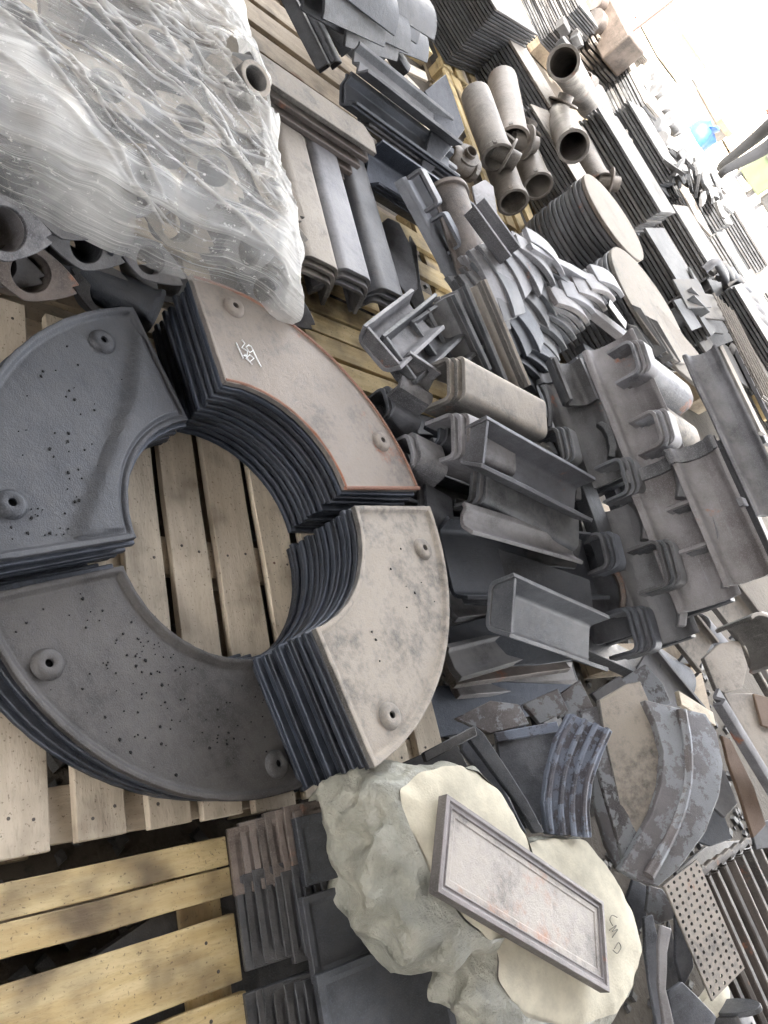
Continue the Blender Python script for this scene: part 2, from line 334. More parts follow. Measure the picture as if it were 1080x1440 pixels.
# ---------------------------------------------------------------- ring plates
def sst(a, b, x):
    x = max(0, min(1, (x-a)/(b-a))); return x*x*(3-2*x)
def ringplate(r0, r1, a0, a1, t, rim=.007, rw=.02, crease=None, nr=26, na=64, wob=0):
    vs, fs = [], []
    ed = [0, .004, rw*.42, rw*.6, rw*.78, rw*.95, rw*1.2] if nr > 6 else [0, .006]
    def samp(tot, n):
        m_ = n-2*(len(ed)-1); a, b_ = ed[-1], tot-ed[-1]
        return ed[:-1]+[a+(b_-a)*k/m_ for k in range(m_+1)]+[tot-e for e in ed[:-1]][::-1]
    rs = samp(r1-r0, nr); am = R(a1-a0)*(r0+r1)/2; As = samp(am, na)
    for j in range(na+1):
        a = R(a0)+R(a1-a0)*As[j]/am
        for i in range(nr+1):
            r = r0+rs[i]
            de = min(r-r0, r1-r, As[j]*r/((r0+r1)/2), (am-As[j])*r/((r0+r1)/2))
            x, y = r*math.cos(a), r*math.sin(a)
            h = -rim*sst(rw*.42, rw*.95, de) + noise.noise(Vector((x*9, y*9, wob)))*.0008
            if crease: h += crease(x, y)*sst(rw*.6, rw*1.2, de)
            if de < 1e-6: x += noise.noise(Vector((x*40, y*40, 3+wob)))*.0016; y += noise.noise(Vector((x*40, y*40, 9+wob)))*.0016
            vs.append((x, y, h))
    n = (na+1)*(nr+1); top = list(vs)
    vs += [(x, y, -t) for x, y, _ in top]
    I = lambda j, i: j*(nr+1)+i
    for j in range(na):
        for i in range(nr):
            fs.append((I(j, i), I(j, i+1), I(j+1, i+1), I(j+1, i))); fs.append((n+I(j, i), n+I(j+1, i), n+I(j+1, i+1), n+I(j, i+1)))
    for j in range(na):
        fs.append((I(j, 0), I(j+1, 0), n+I(j+1, 0), n+I(j, 0))); fs.append((I(j, nr), n+I(j, nr), n+I(j+1, nr), I(j+1, nr)))
    for i in range(nr):
        fs.append((I(0, i), n+I(0, i), n+I(0, i+1), I(0, i+1))); fs.append((I(na, i), I(na, i+1), n+I(na, i+1), n+I(na, i)))
    return vs, fs
BOSS = lathe([(.0085, .003), (.0085, .011), (.012, .0125), (.022, .012), (.028, .009), (.032, .0)], 28)
QD = dict(  # cx cy rout rin a0 a1 ztop n
 TL=(-.161, 1.233, .596, .278, 172.9, 257.2, .285, 7), BL=(-.134, 1.241, .597, .291, 258.3, 348.5, .205, 4),
 TR=(-.195, 1.243, .596, .284, 71.1, 162, .395, 12), BR=(-.152, 1.179, .606, .294, -11.5, 70.2, .435, 14))
LB = dict(TL='dark slate ring plate with a diagonal crease, top left quarter of the ring', BL='gritty dark grey ring plate scattered with black specks, lowest quarter of the ring',
 TR='tan ring plate with rusty edges and chalk scribble, top right quarter of the ring', BR='clean light tan ring plate with pale raised rim, right quarter of the ring')
LR = dict(TL='dark ring plate under the creased top left plate', BL='dark ring plate under the speckled lowest plate', TR='dark ring plate stacked under the rusty edged plate', BR='blue-black ring plate stacked under the light tan plate')
MT = dict(TL='slate', BL='grit', TR='tanrust', BR='tan')
BO = dict(TL=[(147, 477), (18, 706)], BL=[(70, 932), (393, 1073)], TR=[(330, 431), (537, 620)], BR=[(598, 770), (552, 1005)])
for q, (cx, cy, ro_, ri, a0, a1, zt, n) in QD.items():
    cr = None
    if q == 'TL':
        A = P(190, 440, zt)-Vector((cx, cy, zt)); B = P(175, 560, zt)-Vector((cx, cy, zt)); D = P(105, 742, zt)-Vector((cx, cy, zt))
        def cr(x, y, A=A, B=B, D=D):
            def sd_(p, q_): d = (q_-p).normalized(); return (x-p.x)*(-d.y)+(y-p.y)*d.x
            s = min(-sd_(A, B), -sd_(B, D)) if False else max(sd_(A, B), sd_(B, D))
            return .017*sst(-.002, .020, s)
    r = empty('ring_plate', Vector((cx, cy, zt)), LB[q], 'ring plate', 'top ring plates')
    vs, fs = ringplate(ri, ro_, a0, a1, .0165, crease=cr, rim=.011 if q != 'TR' else .005, rw=.021 if q != 'TR' else .013, na=72, nr=30)
    mk('plate_body', vs, fs, M[MT[q]], None, r, smooth=40, bev=.0014)
    for (bx, by) in BO[q]:
        p = P(bx, by, zt)-Vector((cx, cy, zt)); p.z = -.011 if q != 'TR' else -.005
        bo = mk('boss', *BOSS, M[MT[q]], Matrix.Translation(p), r, smooth=50)
        mk('hole', *lathe([(.0001, .0037), (.0083, .0036)], 16), M['hole'], Matrix.Translation((0, 0, 0)), bo)
    if q in ('TL', 'BL', 'BR'):
        vs, fs = [], []; cl = {'BL': [(190, 960, 150), (300, 1000, 90), (250, 900, 60)], 'TL': [(150, 640, 60), (60, 740, 60), (110, 560, 80)], 'BR': [(540, 850, 90)]}[q]
        for i in range({'BL': 230, 'TL': 110, 'BR': 30}[q]):
            gx, gy, gs = random.choice(cl); p = P(gx+random.gauss(0, gs), gy+random.gauss(0, gs*.6), zt)-Vector((cx, cy, zt)); d = math.hypot(p.x, p.y)
            if not (ri+.03 < d < ro_-.03): continue
            an = math.degrees(math.atan2(p.y, p.x))
            if not any(a0+4 < an+o_ < a1-4 for o_ in (0, 360)): continue
            s_ = random.choice((.0012, .0014, .0016, .002, .0024, .003, .0042)); n_ = len(vs); th = random.random()*6.3
            for lay in (-.0112, -.0085):
                for k in range(5): vs.append((p.x+math.cos(th+k*1.257)*s_*random.uniform(.5, 1.2), p.y+math.sin(th+k*1.257)*s_*random.uniform(.4, .9), lay))
            fs += [tuple(n_+5+k for k in range(5))]+[(n_+k, n_+(k+1) % 5, n_+5+(k+1) % 5, n_+5+k) for k in range(5)]
        if vs: tag(mk('scale_flakes', vs, fs, M['hole'], None, r, smooth=0), kind='stuff')
    if q == 'TR':
        chalk = [[(333, 481), (343, 503)], [(341, 477), (345, 482), (341, 488), (349, 493), (348, 500), (343, 499)], [(351, 484), (347, 487), (352, 495), (357, 492), (354, 486), (351, 485)], [(356, 490), (362, 503), (368, 515)], [(345, 497), (352, 508), (358, 503), (352, 498), (347, 503), (356, 512)]]
        cp = []
        for st in chalk:
            pts = [P(x, y, zt-.0005)-Vector((cx, cy, zt)) for x, y in st]; pp = [Vector((*a[:2], 0)) for a in pts]
            cp.append(xf(tube([(a.x, a.y, -.0034) for a in pp], .0017, 6), Matrix.Identity(4)))
        mk('chalk_mark', *join(*cp), M['chalk'], None, r)
        for rr, w_ in ((ri, 1), (ro_, -1)):
            pts = [((rr+w_*.005)*math.cos(R(a)), (rr+w_*.005)*math.sin(R(a)), .0) for a in [a0+.6+(a1-a0-1.2)*k/60 for k in range(61)]]
            mk('rusty_rim', *tube([(x, y, -.0012+noise.noise(Vector((x*30, y*30, 1)))*.0012) for x, y, z in pts], .0042, 8), M['rustline'], None, r)
        mk('rusty_rim', *tube([((ri+(ro_-ri)*k/14)*math.cos(R(a0+.5)), (ri+(ro_-ri)*k/14)*math.sin(R(a0+.5)), -.0005) for k in range(15)], .006, 8), M['rustline'], None, r)
    pitch = (zt-PT-.0165)/max(1, n-1+.001) if n > 1 else .02
    vs, fs = ringplate(ri, ro_, a0, a1, .0155, rim=.0, na=48, nr=5)
    proto = mk('ring_plate', vs, fs, M['edge'], smooth=40, bev=.003)
    for k in range(1, n):
        o = proto if k == 1 else dup(proto)
        tag(o, LR[q], 'ring plate', LR[q].replace('plate', 'plates', 1))
        fan = {'TL': 0, 'BL': 0, 'TR': 0, 'BR': 0}[q]
        j = .008 if q in ('TL', 'BL') else .004
        M_ = Matrix.Translation((cx+jit(j), cy+jit(j), zt-k*pitch)) @ Matrix.Rotation(R(jit(.9) + (-.28*(k) if q == 'TR' else 0)), 4, 'Z')
        if q == 'BL': M_ = Matrix.Translation((-.013*k, -.016*k, 0)) @ M_ @ Matrix.Rotation(R(-1.2), 4, 'Z')
        place(o, M_)
# ---------------------------------------------------------------- channel bars and stacks
def inv(w_, h, r=.018, splay=0): return rnd([(w_/2+splay, -h), (w_/2, 0), (-w_/2, 0), (-w_/2-splay, -h)], r)
def bar(name, A, x, z, prof, L, t, mat, label=None, cat='channel bar', group=None, nest=1, off=(-.012, 0, -.017), skew=0, nestlabel=None, warp=.0014):
    vs, fs = barmesh(prof, t, L, seed=random.random()*50, endskew=skew, warp=warp)
    Mx = fr(A, x, z); o = mk(name, vs, fs, mat, Mx, smooth=32, bev=.0016); tag(o, label, cat, group)
    for k in range(1, nest):
        d = dup(o); tag(d, nestlabel or ('nested against the ' + ' '.join(label.split()[:13])), cat, group or ('bars nested with the ' + label))
        d.matrix_world = Mx @ Matrix.Translation((off[0]*k+jit(.004), off[1]*k+jit(.002), off[2]*k)) @ Matrix.Rotation(R(jit(.5)), 4, 'Z')
    return o
def lat(px, py, z, U, V, ex=0):   # outline and origin of a lattice box whose nearest corner is seen at px, py
    return P(px, py, z)
def stack(name, c, outline, n, pitch, t, mat, toplabel, label, cat, group, topmat=None, ax=(1, 0, 0), jx=.006, ja=.6, z=ZZ, bev=.0015, smooth=32):
    """n plates of one outline piled up from c; ax = local x"""
    vf = prism(outline, 0, t)
    o = mk(name, *vf, mat, smooth=smooth, bev=bev); Mx = fr(c, ax, z)
    tp = mk(name, *prism(outline, 0, t), topmat or mat, smooth=smooth, bev=bev)
    for k in range(n-1):
        d = o if k == 0 else dup(o); tag(d, label, cat, group)
        d.matrix_world = Mx @ Matrix.Translation((jit(jx), jit(jx), k*pitch)) @ Matrix.Rotation(R(jit(ja)), 4, 'Z')
    tp.matrix_world = Mx @ Matrix.Translation((jit(jx), jit(jx), (n-1)*pitch+.0005)); tag(tp, toplabel, cat, group)
    return tp
def rectol(U, V): return [(-U, 0), (0, 0), (0, V), (-U, V)]      # local x = UU, local y = VV
# L: tall stack of square plates
random.seed(21)
stack('square_plate', P(627, 90, .16), rectol(1.0, .78), 21, .0215, .0145, M['fard'], 'topmost dark square plate of the tall stack at the upper edge', 'square plate with dark edges in the tall stack behind the Z shaped channels', 'iron plate', 'square plates in the tall stack', jx=.004, ja=.3, topmat=M['far'])
# round plates
def circ(r, n=48, flat=None):
    o = []
    for i in range(n):
        a = 2*math.pi*i/n; x, y = r*math.cos(a), r*math.sin(a)
        if flat: x = max(-flat, min(flat, x))
        o.append((x, y))
    return o
for (a, b_, n, z0, tl, l) in (((822, 252), (905, 356), 15, .17, 'cream topped round plate on the taller round stack', 'round plate with dark grey rim in the taller round stack'),
                              ((862, 350), (968, 508), 15, .17, 'long cream topped plate on the nearer round stack', 'rounded plate with dark rim in the nearer round stack')):
    A = P(*a, .62); B = P(*b_, .62); c = (A+B)/2; d = (B-A); r = d.length/2
    c = c + Vector((-d.y, d.x, 0)).normalized()*(.0 if n == 15 else 0)
    c.z = z0
    ol = [(x, y*.96) for x, y in circ(r, 56)]
    stack('round_plate', c, ol, 15, .0305, .024, M['grey'] if z0 else M['dark'], tl, l, 'round plate', l.replace('round plate', 'round plates').replace('rounded plate', 'rounded plates'), topmat=M['cream'], ax=d, jx=.006, ja=4, bev=.004, smooth=40)
# G: long plates beside the film
random.seed(22)
c = P(530, 216, .44)
for k in range(7):
    o = mk('long_plate', *join(box(-.03, 0, 0, 0, 0, 0)) if False else prism([(-.14, -1.1), (0, -1.1), (0, -.0), (-.08, .01), (-.14, -.03)], 0, .02), M['cream'] if k == 0 else M['brown'], bev=.003)
    o.matrix_world = fr(Vector((c.x, c.y, .42-k*.034)) + UU*(.012*k if k < 5 else .02) - VV*(.015*k), UU, ZZ) @ Matrix.Rotation(R(jit(.5)), 4, 'Z')
    tag(o, 'long plate with a pale dusty top face beside the plastic film' if k == 0 else 'long reddish brown plate below the pale topped one beside the film', 'iron plate', 'long plates beside the plastic film')
for k in range(4):
    o = mk('long_plate', *prism([(-.2, -.8), (0, -.8), (0, 0), (-.2, 0)], 0, .02), M['dark'], bev=.003)
    o.matrix_world = fr(P(506, 252, .20+k*.01)+Vector((0, 0, -.02*k)) - VV*.02*k, UU, ZZ); tag(o, 'short dark plate at the foot of the long plate pile', 'iron plate', 'dark plates at the foot of the long plate pile')
# H: wide Z / U channels running away (along V)
ZP = rnd([(.14, -.10), (.12, -.01), (.07, -.02), (.045, .025), (-.05, .025), (-.075, -.02), (-.12, -.01), (-.14, -.09)], .01, 2)
def hbar(px, py, z, L, w_, lab, mat='grey', tilt=0, nest=1, prof=None, x=VV):
    zz = (ZZ + UU*tilt)
    return bar('profile_channel', P(px, py, z), x, zz, prof or [(a*w_, b) for a, b in ZP], L, .012, M[mat], lab, nest=nest, group=None, off=(.0, 0, -.026))
UPO = lambda w_, h, s=0: rnd([(-w_/2-s, h), (-w_/2, 0), (w_/2, 0), (w_/2+s, h)], .016)
hbar(500, 80, .50, .60, 1, 'grey wide stepped channel, uppermost of the group beside the triangular plate', prof=rnd([(-.09, .085), (-.07, .02), (-.035, .03), (-.015, -.01), (.03, -.01), (.045, .02), (.06, .02)], .006, 2), tilt=.45)
hbar(488, 122, .42, .66, 1, 'dark stepped channel second from the top beside the triangular plate', prof=rnd([(-.09, .07), (-.06, 0), (.02, -.01), (.035, .02), (.06, .02)], .006, 2), tilt=.45, nest=2, mat='slate')
hbar(512, 158, .38, .60, 1, 'narrow stepped channel with a shiny ridge, third beside the triangular plate', prof=rnd([(-.06, .04), (-.045, 0), (.015, -.01), (.03, .02), (.05, .015)], .006, 2), tilt=.45, nest=2)
hbar(536, 196, .34, .50, 1, 'open dark channel with a lit lower lip beside the pale topped plate', prof=rnd([(-.09, .08), (-.06, 0), (.035, 0), (.055, .04)], .008, 2), tilt=.45, mat='slate')
hbar(516, 238, .32, .62, 1, 'thick nested channel lying lowest behind the three inverted channels', prof=rnd([(-.08, .08), (-.06, 0), (.07, 0), (.09, .08)], .012, 3), tilt=.45, mat='edge', nest=3)
# M: dark bars and curved plates at the top edge
random.seed(31)
DB = [((405, -20), (462, 92)), ((425, -20), (475, 88)), ((448, -20), (492, 70)), ((470, -20), (520, 60)), ((480, -20), (545, 72)), ((505, -10), (575, 98)), ((520, -20), (568, 66)), ((465, 20), (500, 62))]
for i, (a, b_) in enumerate(DB):
    A = P(*a, .42+.012*(i % 3)); B = P(*b_, .36+.015*(i % 2)); L = (B-A).length
    bar('dark_bar', A, B-A, ZZ+UU*jit(.5), rnd([(.03, -.05), (.028, 0), (-.028, 0), (-.03, -.05)], .01, 2), L, .01, M['dark'], 'long black iron bar leaning in the heap at the upper edge', 'iron bar', 'long black bars heaped at the upper edge')
for i, (x, y, z, a) in enumerate([(520, 22, .55, 0), (540, 18, .6, 6), (556, 40, .55, 12), (575, 30, .6, 5), (590, 20, .62, -4), (600, 48, .5, 9), (612, 14, .66, 2), (560, 5, .66, -6)]):
    vs, fs = barmesh([(.16*math.sin(R(q)), .16*math.cos(R(q))-.16) for q in range(-48, 49, 8)], .014, .42, seed=i)
    o = mk('curved_plate', vs, fs, M['dark'], fr(P(x, y, z), -VV+UU*.3, ZZ+UU*.2-VV*.1) @ Matrix.Rotation(R(a), 4, 'Z'), bev=.002)
    tag(o, 'dark curved plate overlapping others beside the tall square stack', 'curved plate', 'dark curved plates overlapping at the upper edge')
# wood block and splinter boards near the square stack
vs, fs = box(-.14, -.05, -.05, .02, .05, .05); o = mk('wooden_block', vs, fs, M['woody'], fr(P(594, 74, .2), VV-UU*.2, ZZ), bev=.003); tag(o, 'yellow wooden block poking out below the square stack', 'wood block')
for i, (a, b_) in enumerate([((528, 78), (600, 110)), ((560, 60), (588, 40)), ((545, 88), (590, 132)), ((590, 158), (608, 214))]):
    A, B = P(*a, .25), P(*b_, .2); L = (B-A).length; vs, fs = prism([(0, -.03), (L*.9, -.045), (L, .03), (.06, .05)], 0, .015)
    tag(mk('wood_splinter', vs, fs, M['woodp'], fr(A, B-A, ZZ), bev=.002), ['pale split board beside the stepped channels', 'short wood splinter under the dark curved plates', 'broken pale plank below the wooden block', 'torn wood chip at the end of the stepped channels'][i], 'wood scrap')
# K: triangular plates with a round hole
def slab(name, pts, o_, n_, t, mat, label, cat, group=None, bulge=0, parent=None, bev=.0025, holes=(), sub=0, curl=None, edge=None):
    """outline seen at pts (pixels) lifted onto the plane (o_, n_) and given real thickness"""
    n_ = Vector(n_).normalized(); w3 = [PP(x, y, o_, n_) for x, y in pts]; c = sum(w3, Vector())/len(w3)
    x = (w3[1]-w3[0]).normalized(); Mx = fr(c, x, n_); inv_ = Mx.inverted(); p2 = [inv_ @ q for q in w3]
    bm = bmesh.new(); vv = [bm.verts.new((q.x, q.y, 0)) for q in p2]; bm.faces.new(vv)
    if sub:
        bmesh.ops.triangulate(bm, faces=bm.faces[:])
        for _ in range(sub): bmesh.ops.subdivide_edges(bm, edges=bm.edges[:], cuts=1, use_grid_fill=True)
    bm.normal_update(); bm.faces.ensure_lookup_table()
    if bm.faces[0].normal.z < 0: bmesh.ops.reverse_faces(bm, faces=bm.faces[:])
    top = [(v.co.copy()) for v in bm.verts]
    rr = max(q.length for q in p2)
    for v in bm.verts:
        x_, y_ = v.co.x, v.co.y
        v.co.z = bulge*(1-(x_*x_+y_*y_)/rr**2) + (curl(x_, y_) if curl else 0) + noise.noise(Vector((x_*14, y_*14, rr)))*.0015
    g = bmesh.ops.extrude_face_region(bm, geom=bm.faces[:])
    for v in [e for e in g['geom'] if isinstance(e, bmesh.types.BMVert)]: v.co.z -= t
    bmesh.ops.recalc_face_normals(bm, faces=bm.faces[:])
    me = bpy.data.meshes.new(name); bm.to_mesh(me); bm.free(); me.materials.append(mat); me.shade_smooth(); me.set_sharp_from_angle(angle=R(38))
    ob = bpy.data.objects.new(name, me); C.objects.link(ob); ob.matrix_world = Mx
    b_ = ob.modifiers.new('bevel', 'BEVEL'); b_.width = bev; b_.segments = 1; b_.limit_method = 'ANGLE'; b_.angle_limit = R(45)
    if parent: ob.parent = parent; ob.matrix_world = Mx
    elif label: tag(ob, label, cat, group)
    return ob
for k in range(3):
    tag(slab('corner_plate', [(627, 104), (638, 133), (654, 181), (632, 212), (606, 243), (592, 235), (600, 210), (609, 175), (611, 150), (597, 128)], P(625, 180, .50-.03*k)+UU*.01*k, ZZ*1+UU*.45-VV*.25, .022, M['blue'] if k == 0 else M['brown'], 'x', 'y'), ['bluish angular corner plate with orange rust at its tip', 'brown corner plate directly under the bluish one', 'lowest corner plate of the three by the pallet edge'][k], 'iron plate', 'corner plates leaning on the pallet')
# I: three nested inverted channels with ends to the camera
random.seed(41)
for (x, y, z, L, wd, lab, mt) in [(452, 372, .34, .62, .17, 'left inverted channel with tan dusty back under the film edge', 'tan'), (500, 388, .34, .78, .17, 'middle inverted channel with bluish white back', 'light'), (551, 414, .31, .74, .15, 'right mottled inverted channel with white scratches', 'grey')]:
    bar('inverted_channel', P(x, y, z)-UU*L, UU, ZZ+UU*.08, rnd([(wd*.62, -.09), (wd*.36, 0), (-wd*.36, 0), (-wd*.6, -.09)], .02, 4), L, .014, M[mt], lab, nest=3, off=(.012, 0, -.024))
slab('flat_plate', [(530, 318), (546, 306), (562, 313), (578, 345), (585, 380), (588, 405), (577, 420), (563, 402), (550, 370)], P(560, 360, .25), ZZ+VV*-.3, .015, M['blue'], 'smooth bluish rounded plate right of the mottled channel', 'iron plate')
slab('flat_plate', [(577, 330), (586, 345), (592, 400), (600, 432), (584, 434), (576, 420), (575, 380)], P(585, 400, .2), ZZ-VV*.4, .015, M['grey'], 'narrow grey plate wedged beside the bluish rounded plate', 'iron plate')
# J: notched frame with square lugs and the half pipe beside it
def lugged(name, A, x, z, L, lugs, mat, label, w_=.10, lw=.16, lh=.075):
    r = empty(name, fr(A, x, z), label, 'grate bar')
    vs, fs = barmesh(rnd([(-.02, -.035), (-.015, .0), (.02, .012), (.035, -.01), (w_, -.012), (w_+.015, .02)], .008, 2), .012, L, seed=3); mk('web', vs, fs, mat, None, r, bev=.0015)
    for s in lugs:
        pr_ = rnd([(-lw/2, 0), (-lw/2, lh), (lw/2, lh), (lw/2, 0)], .02, 3); vs, fs = barmesh(pr_, .014, .06, seed=s)
        lg = mk('lug', vs, fs, mat, Matrix.Translation((s, .03, .0)) @ Matrix.Rotation(R(90), 4, 'Z'), r, bev=.0015)
    return r
lugged('lugged_bar', P(566, 250, .42), P(652, 410, .36)-P(566, 250, .42), ZZ+VV*.1, .68, [.08, .27, .53], M['blue'], 'bluish bar with three square lugs beside the brown half pipe', w_=.13)
def halfpipe(px, py, z, x, L, r_, mat, label, up=ZZ, lip=.02, arc=80):
    rr = empty('half_pipe', fr(P(px, py, z), x, up), label, 'half pipe')
    pr_ = [(r_*math.sin(R(q)), r_*math.cos(R(q))-r_) for q in range(-arc, arc+1, 10)]
    pr_ = [(pr_[0][0]-lip, pr_[0][1])] + pr_ + [(pr_[-1][0]+lip, pr_[-1][1])]
    vs, fs = barmesh(pr_, .012, L, seed=px); mk('shell', vs, fs, mat, None, rr, bev=.002)
    pr2 = [((r_+.012)*math.sin(R(q)), (r_+.012)*math.cos(R(q))-r_) for q in range(-arc, arc+1, 10)]
    vs, fs = barmesh(pr2, .022, .022, seed=2); mk('collar', vs, fs, mat, Matrix.Translation((-.004, 0, 0)), rr, bev=.002)
    return rr
halfpipe(646, 254, .5, UU-VV*.02, .50, .088, M['brown'], 'brown half pipe with a flared collar right of the lugged bar', up=ZZ-VV*.15)
# bracket right of it and slanted channel end
bar('open_channel', P(660, 296, .56), VV*.75+UU*.8, ZZ+UU*.1-VV*.2, UPO(.085, .06), .24, .012, M['light'], 'light grey open channel with a raised end tilted over the brown half pipe')
slab('flat_plate', [(664, 262), (682, 252), (694, 262), (700, 300), (716, 330), (690, 322), (672, 300)], P(690, 290, .5), ZZ-VV*.3, .012, M['light'], 'pale curved plate behind the tilted open channel', 'iron plate')
# N: branched pipes
def pipe(name, a, b_, r_, z0, z1, branch, label, mat='pipe', mouth=True):
    """a, b_ = pixel ends; branch = list of (fraction, direction, flange radius, stub length)"""
    A, B = P(*a, z0), P(*b_, z1); d = B-A; L = d.length
    rt_ = empty(name, fr(A, d, ZZ), label, 'branched pipe', 'branched pipes laid on the flat plates')
    prof = [(r_*.86, 0), (r_*.98, .01), (r_, .05), (r_*1.0, L*.45), (r_*.97, L*.8), (r_*1.0, L-.04), (r_*1.07, L-.035), (r_*1.07, L), (r_*.86, L), (r_*.83, L-.12), (r_*.80, .02), (r_*.7, 0)]
    mk('body', *lathe(prof, 36, True), M[mat], Matrix.Rotation(R(90), 4, 'Y'), rt_, smooth=40, bev=.002)
    for k in range(3):
        ang = 2*math.pi*k/3+.5; vs, fs = box(-.022, -.012, -.012, .004, .012, .012)
        mk('notch_lug', vs, fs, M[mat], Matrix.Translation((L-.014, math.cos(ang)*r_*.98, math.sin(ang)*r_*.98)) @ Matrix.Rotation(ang, 4, 'X'), rt_, bev=.002)
    iv = rt_.matrix_world.inverted()
    for (fq, dr, fr_, sl_) in branch:
        q = A+d*fq; dr = Vector(dr).normalized(); Mb = iv @ fr(q, dr, d.cross(dr)) @ Matrix.Rotation(R(90), 4, 'Y')
        k = r_*.9
        br = mk('branch', *lathe([(fr_*.50, 0), (fr_*.50, k+sl_), (fr_*.42, k+sl_), (fr_*.40, k), (fr_*.40, 0)], 26, True), M[mat], Mb, rt_, smooth=40, bev=.0015)
        mk('flange', *lathe([(fr_*.5, k), (fr_, k), (fr_, k+.012), (fr_*.5, k+.016)], 30, True), M[mat], Matrix.Identity(4), br, smooth=40, bev=.0015)
    return rt_
X1 = VV*.6+UU*.9
pipe('branched_pipe', (668, 132), (700, 222), 0.085, .42, .42, [(.86, X1+ZZ*.55+VV*.6, 0.098, .07)], 'leftmost branched pipe with its flanged stub pointing right')
pipe('branched_pipe', (706, 112), (722, 200), 0.094, .44, .44, [(.95, VV*1.1+ZZ*.5+UU*.2, 0.098, .07)], 'second branched pipe from the left with orange rust near its capped end')
pipe('branched_pipe', (692, 205), (722, 285), 0.082, .34, .36, [(.08, ZZ*1.0-UU*.8, 0.105, .0)], 'lower branched pipe on the left with its dark mouth facing down')
pipe('branched_pipe', (726, 190), (757, 262), 0.085, .38, .42, [(.16, ZZ*1.0-UU*.7, 0.105, .06)], 'branched pipe with a wide dark mouth beside the standing flat plates')
pipe('branched_pipe', (830, 150), (792, 88), 0.102, .45, .74, [(.35, -VV*1.0+ZZ*.9-UU*.2, 0.112, .06)], 'uppermost branched pipe with its open mouth facing up')
pipe('branched_pipe', (782, 158), (806, 206), 0.090, .44, .66, [(.12, ZZ-UU*.6-VV*.2, 0.112, .06)], 'branched pipe with a hat shaped flange and an open notched mouth')
pipe('branched_pipe', (834, 132), (862, 205), 0.098, .46, .46, [(.9, VV+UU*.4+ZZ*.6, 0.112, .09)], 'rust speckled branched pipe at the right of the group')
pipe('branched_pipe', (806, 190), (842, 258), 0.094, .40, .42, [(.95, VV*.6+ZZ*.5+UU*.3, 0.112, .08)], 'reddish branched pipe lowest on the right of the group', mat='pipe')
pipe('branched_pipe', (630, 215), (664, 240), 0.058, .35, .35, [(.55, UU*.2-VV*.3+ZZ, 0.064, .04)], 'small branched pipe tucked beside the corner plates')
# O: flat plates piled between the pipes
random.seed(51)
for (x, y, w1, w2) in [(722, 196, 'farther', 'under the uppermost branched pipe'), (756, 302, 'nearer', 'touching the taller round stack')]:
    stack('flat_plate', P(x, y, .16), rectol(.60, .34), 13, .0255, .0185, M['grey'], 'topmost flat plate of the '+w1+' pile between the pipes, '+w2, 'thin grey plate in the '+w1+' pile between the pipes', 'iron plate', 'thin plates in the '+w1+' pile between the pipes', jx=.007, ja=.6, topmat=M['tan'])
# ---------------------------------------------------------------- crib of crossed channels (S)
# bars lying along U show their hollow side face and rolled lip; bars along V show a C shaped end
UPRO = rnd([(-.012, -.012), (.0, .004), (.022, .004), (.036, .03), (.046, .10), (.050, .185), (.075, .215), (.15, .225)], .014, 3)
UPRS = rnd([(-.022, -.016), (-.016, .010), (.012, .012), (.030, .035), (.048, .09), (.048, .14), (.030, .175), (.036, .19)], .014, 3)
def ubar(px, py, z, L, label, mat='grey', nest=2, hi=1.0, x=UU, collar=False, tab=False, top=False):
    A = P(px, py, z); pr_ = [(-a*1.0, b*hi) for a, b in UPRO]   # local y points to -V for x = U
    M_ = Matrix(((x.x, -VV.x, 0, A.x), (x.y, -VV.y, 0, A.y), (x.z, -VV.z, -1, A.z), (0, 0, 0, 1)))
    M_ = fr(A, x, ZZ)
    pr_ = [(a, b*hi) for a, b in (UPRO if top else UPRS)]
    r = empty('side_channel', M_, label, 'channel bar')
    vs, fs = barmesh(pr_, .013, L, seed=px*.1, warp=.003, nseg=14)
    mk('shell', vs, fs, M[mat], None, r, bev=.002)
    if collar:
        vs, fs = barmesh([(a-.014, b+.0) for a, b in pr_], .03, .05, seed=2, warp=.003); mk('collar', vs, fs, M[mat], Matrix.Translation((.0, 0, 0)), r, bev=.003)
    if tab:
        vs, fs = box(L*.48, .02, .17*hi, L*.54, .06, .20*hi); mk('tab', vs, fs, M[mat], None, r, bev=.003)
    for k in range(1, nest):
        d = dup(r); tag(d, 'bar nested under the ' + ' '.join(label.split()[:12]), 'channel bar', 'bars nested with the ' + label)
        d.matrix_world = M_ @ Matrix.Translation((jit(.006), .004*k, -.018*k))
    return r
def vbar(px, py, z, L, wd, h, label, mat='grey', nest=3, x=VV, up=ZZ, ribend=True, splay=.0, t=.014, off=None):
    """inverted channel running away from the camera; px, py = middle of its back at the near end"""
    x = Vector(x).normalized()
    return bar('cross_channel', P(px, py, z), x, up, rnd([(wd/2+splay, -h), (wd/2, 0), (-wd/2, 0), (-wd/2-splay, -h)], .026, 5), L, t, M[mat], label, nest=nest, off=off or (.012, 0, -.021), warp=.0025)
random.seed(61)
